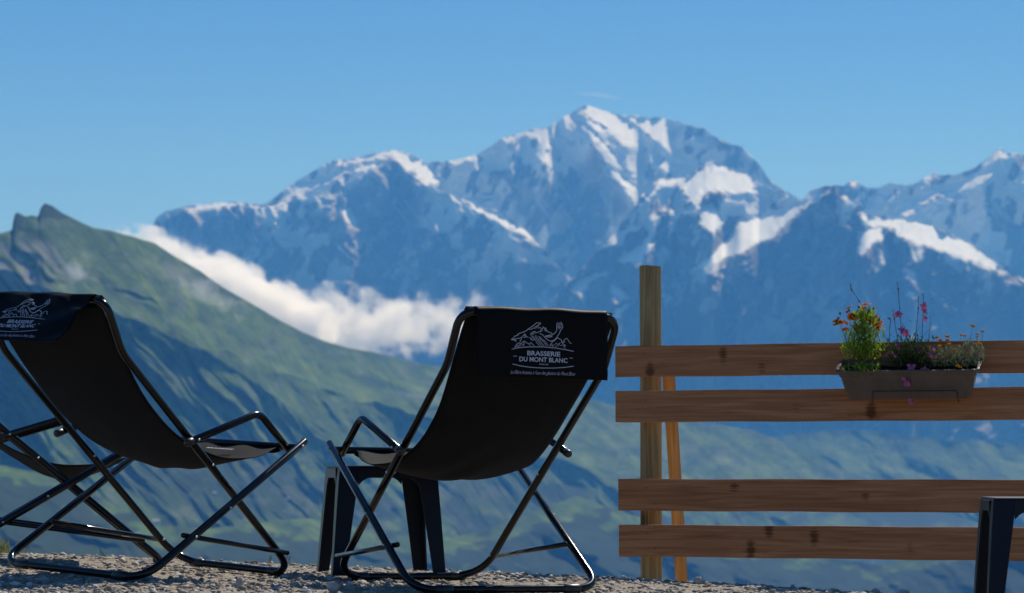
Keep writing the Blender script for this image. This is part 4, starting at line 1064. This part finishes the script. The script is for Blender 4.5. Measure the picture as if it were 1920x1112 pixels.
for pts, red in STALK:
    q = [loc(W_(x, y, .01 if y < 690 else -.075)) for x, y in pts]
    q = fillet(q, .03, seg=3); sp.tube(q, .0013, 5, cap=False, mat=red, rfn=lambda t: 1.2 - .6 * t)
    if red and len(pts) > 3:
        for i in range(len(q) // 2, len(q)):
            for k in range(3):
                t = (k + rr.random()) / 3; p = q[i - 1].lerp(q[i], t); dd = (q[i] - q[i - 1]).normalized() + rv(rr) * .5
                sp.tube([p, p + dd * .008], .0017, 5, mat=2, rfn=lambda t: 1 - .5 * t)
for px, py in ((1712, 605), (1698, 613), (1722, 622), (1735, 612), (1742, 628), (1655, 600), (1667, 620), (1685, 580), (1676, 600), (1735, 625), (1715, 635), (1650, 625), (1664, 610)):
    leaf(sp, loc(W_(px, py, rr.uniform(-.03, .03))), Vector((rr.choice((-1, 1)), rr.uniform(-.4, .2), rr.uniform(.1, .8))), .030, .006, mat_i=3)
mb.build('foliage', m_dkleaf, pg); sp.build('flower_spike', [m_stem, m_redstem, m_redstem, m_dkleaf], pg)
for px, py, s in ((1684, 590, 20), (1692, 620, 22), (1699, 624, 20), (1687, 650, 24), (1732, 574, 20), (1734, 583, 16), (1735, 597, 15), (1723, 655, 22), (1708, 688, 22), (1734, 697, 24), (1700, 714, 26), (1709, 752, 18), (1703, 701, 14), (1751, 664, 26), (1617, 579, 16), (1663, 664, 14), (1680, 664, 16), (1624, 619, 16), (1748, 652, 16)):
    gaura(loc(W_(px, py, rr.uniform(-.04, .02) if py < 685 else -.085)), s / 4533 * YP, Vector((rr.uniform(-.6, .6), -1, rr.uniform(-.2, .6))), rr, pg)

# strawflower: silver foliage, small yellow-orange buttons
ro = W_(1800, 680, .02)
py_ = empty('strawflower_plant', ro); tag(py_, 'silver leaved plant with small yellow button flowers at the right end of the flower box', 'plant', 'plants growing in the flower box')
mb = MB()
for i in range(1100):
    px = rr.uniform(1745, 1846); top_ = np.interp(px, [1745, 1775, 1800, 1820, 1846], [660, 655, 652, 640, 655]); py = rr.uniform(top_, 690)
    if px > 1838 and py > 678: continue
    leaf(mb, loc(W_(px, py, rr.uniform(-.065, .05))), Vector((rr.uniform(-.8, .8), rr.uniform(-.7, .4), rr.uniform(.0, 1.1))), rr.uniform(.014, .032), rr.uniform(.0025, .0045), curl=rr.uniform(-.1, .3))
mb.build('foliage', m_silver, py_)
mb = MB()
YF = [(1756, 633, 10), (1763, 638, 10), (1776, 631, 10), (1776, 638, 9), (1780, 646, 10), (1761, 650, 10), (1765, 660, 9), (1787, 657, 9), (1795, 663, 11), (1799, 649, 7), (1775, 668, 9), (1789, 674, 7), (1795, 687, 12), (1800, 689, 9), (1802, 629, 8), (1810, 630, 8), (1822, 612, 13), (1832, 627, 7), (1833, 632, 7), (1843, 622, 9), (1837, 645, 10), (1740, 652, 8), (1744, 656, 8), (1759, 679, 9), (1766, 672, 8), (1834, 641, 7)]
for px, py, s in YF:
    dy = rr.uniform(-.05, .03) if py < 680 else -.085
    c_ = W_(px, py, dy); a = W_(1795 + (px - 1795) * .8, min(686, py + 40), rr.uniform(-.04, .02)); curve_stem(mb, loc(a), loc(c_), .0009, .006, rr)
    button(loc(c_), s / 4533 * YP, rr, py_)
mb.build('stem', m_silver, py_)

# flying insect by the spikes
ins = MB(); ip = Vector(P(1748.5, 561, 10.0)); ins.tube([ip - Vector((.005, 0, 0)), ip + Vector((.004, 0, .001))], .0017, 6, rfn=lambda t: .6 + math.sin(t * 3.1))
ins.add([ip, ip + Vector((.004, .003, .004)), ip + Vector((-.004, .004, .003))], [(0, 1, 2)])
tag(ins.build('insect', m_bud), 'tiny dark insect flying beside the pink flower spikes', 'insect')

# grass tuft on the rim at the left edge
gt = MB(); rg = random.Random(4)
for i in range(70):
    px = rg.gauss(4, 9) if i < 55 else rg.uniform(15, 48); x, y, z = P(px, 1034, 10.15); z = float(ground_z(x, 10.15)) - .01
    leaf(gt, Vector((x, 10.15 + rg.uniform(-.05, .05), z)), Vector((rg.uniform(-.5, .5), rg.uniform(-.3, .3), 1)), rg.uniform(.02, .085), .003, up=Vector((0, 1, 0)), curl=rg.uniform(-.3, .3))
tag(gt.build('grass_tuft', leafmat('dry_grass', (.10, .13, .03), (.25, .24, .08), .4)), 'tuft of thin green grass on the gravel rim at the left edge', 'grass')
gt = MB()
for px0_, n_ in ((534, 9), (178, 4), (500, 5)):
    for i in range(n_):
        px = px0_ + rg.uniform(-5, 5); x = P(px, 1046, 10.0)[0]; Y = float(edge_y(x)); z = float(ground_z(x, Y))
        leaf(gt, Vector((x, Y, z)), Vector((rg.uniform(-.4, .4), 0, 1)), rg.uniform(.02, .05), .0022, up=Vector((0, 1, 0)))
tag(gt.build('grass_blades', m_dkleaf), kind='stuff')
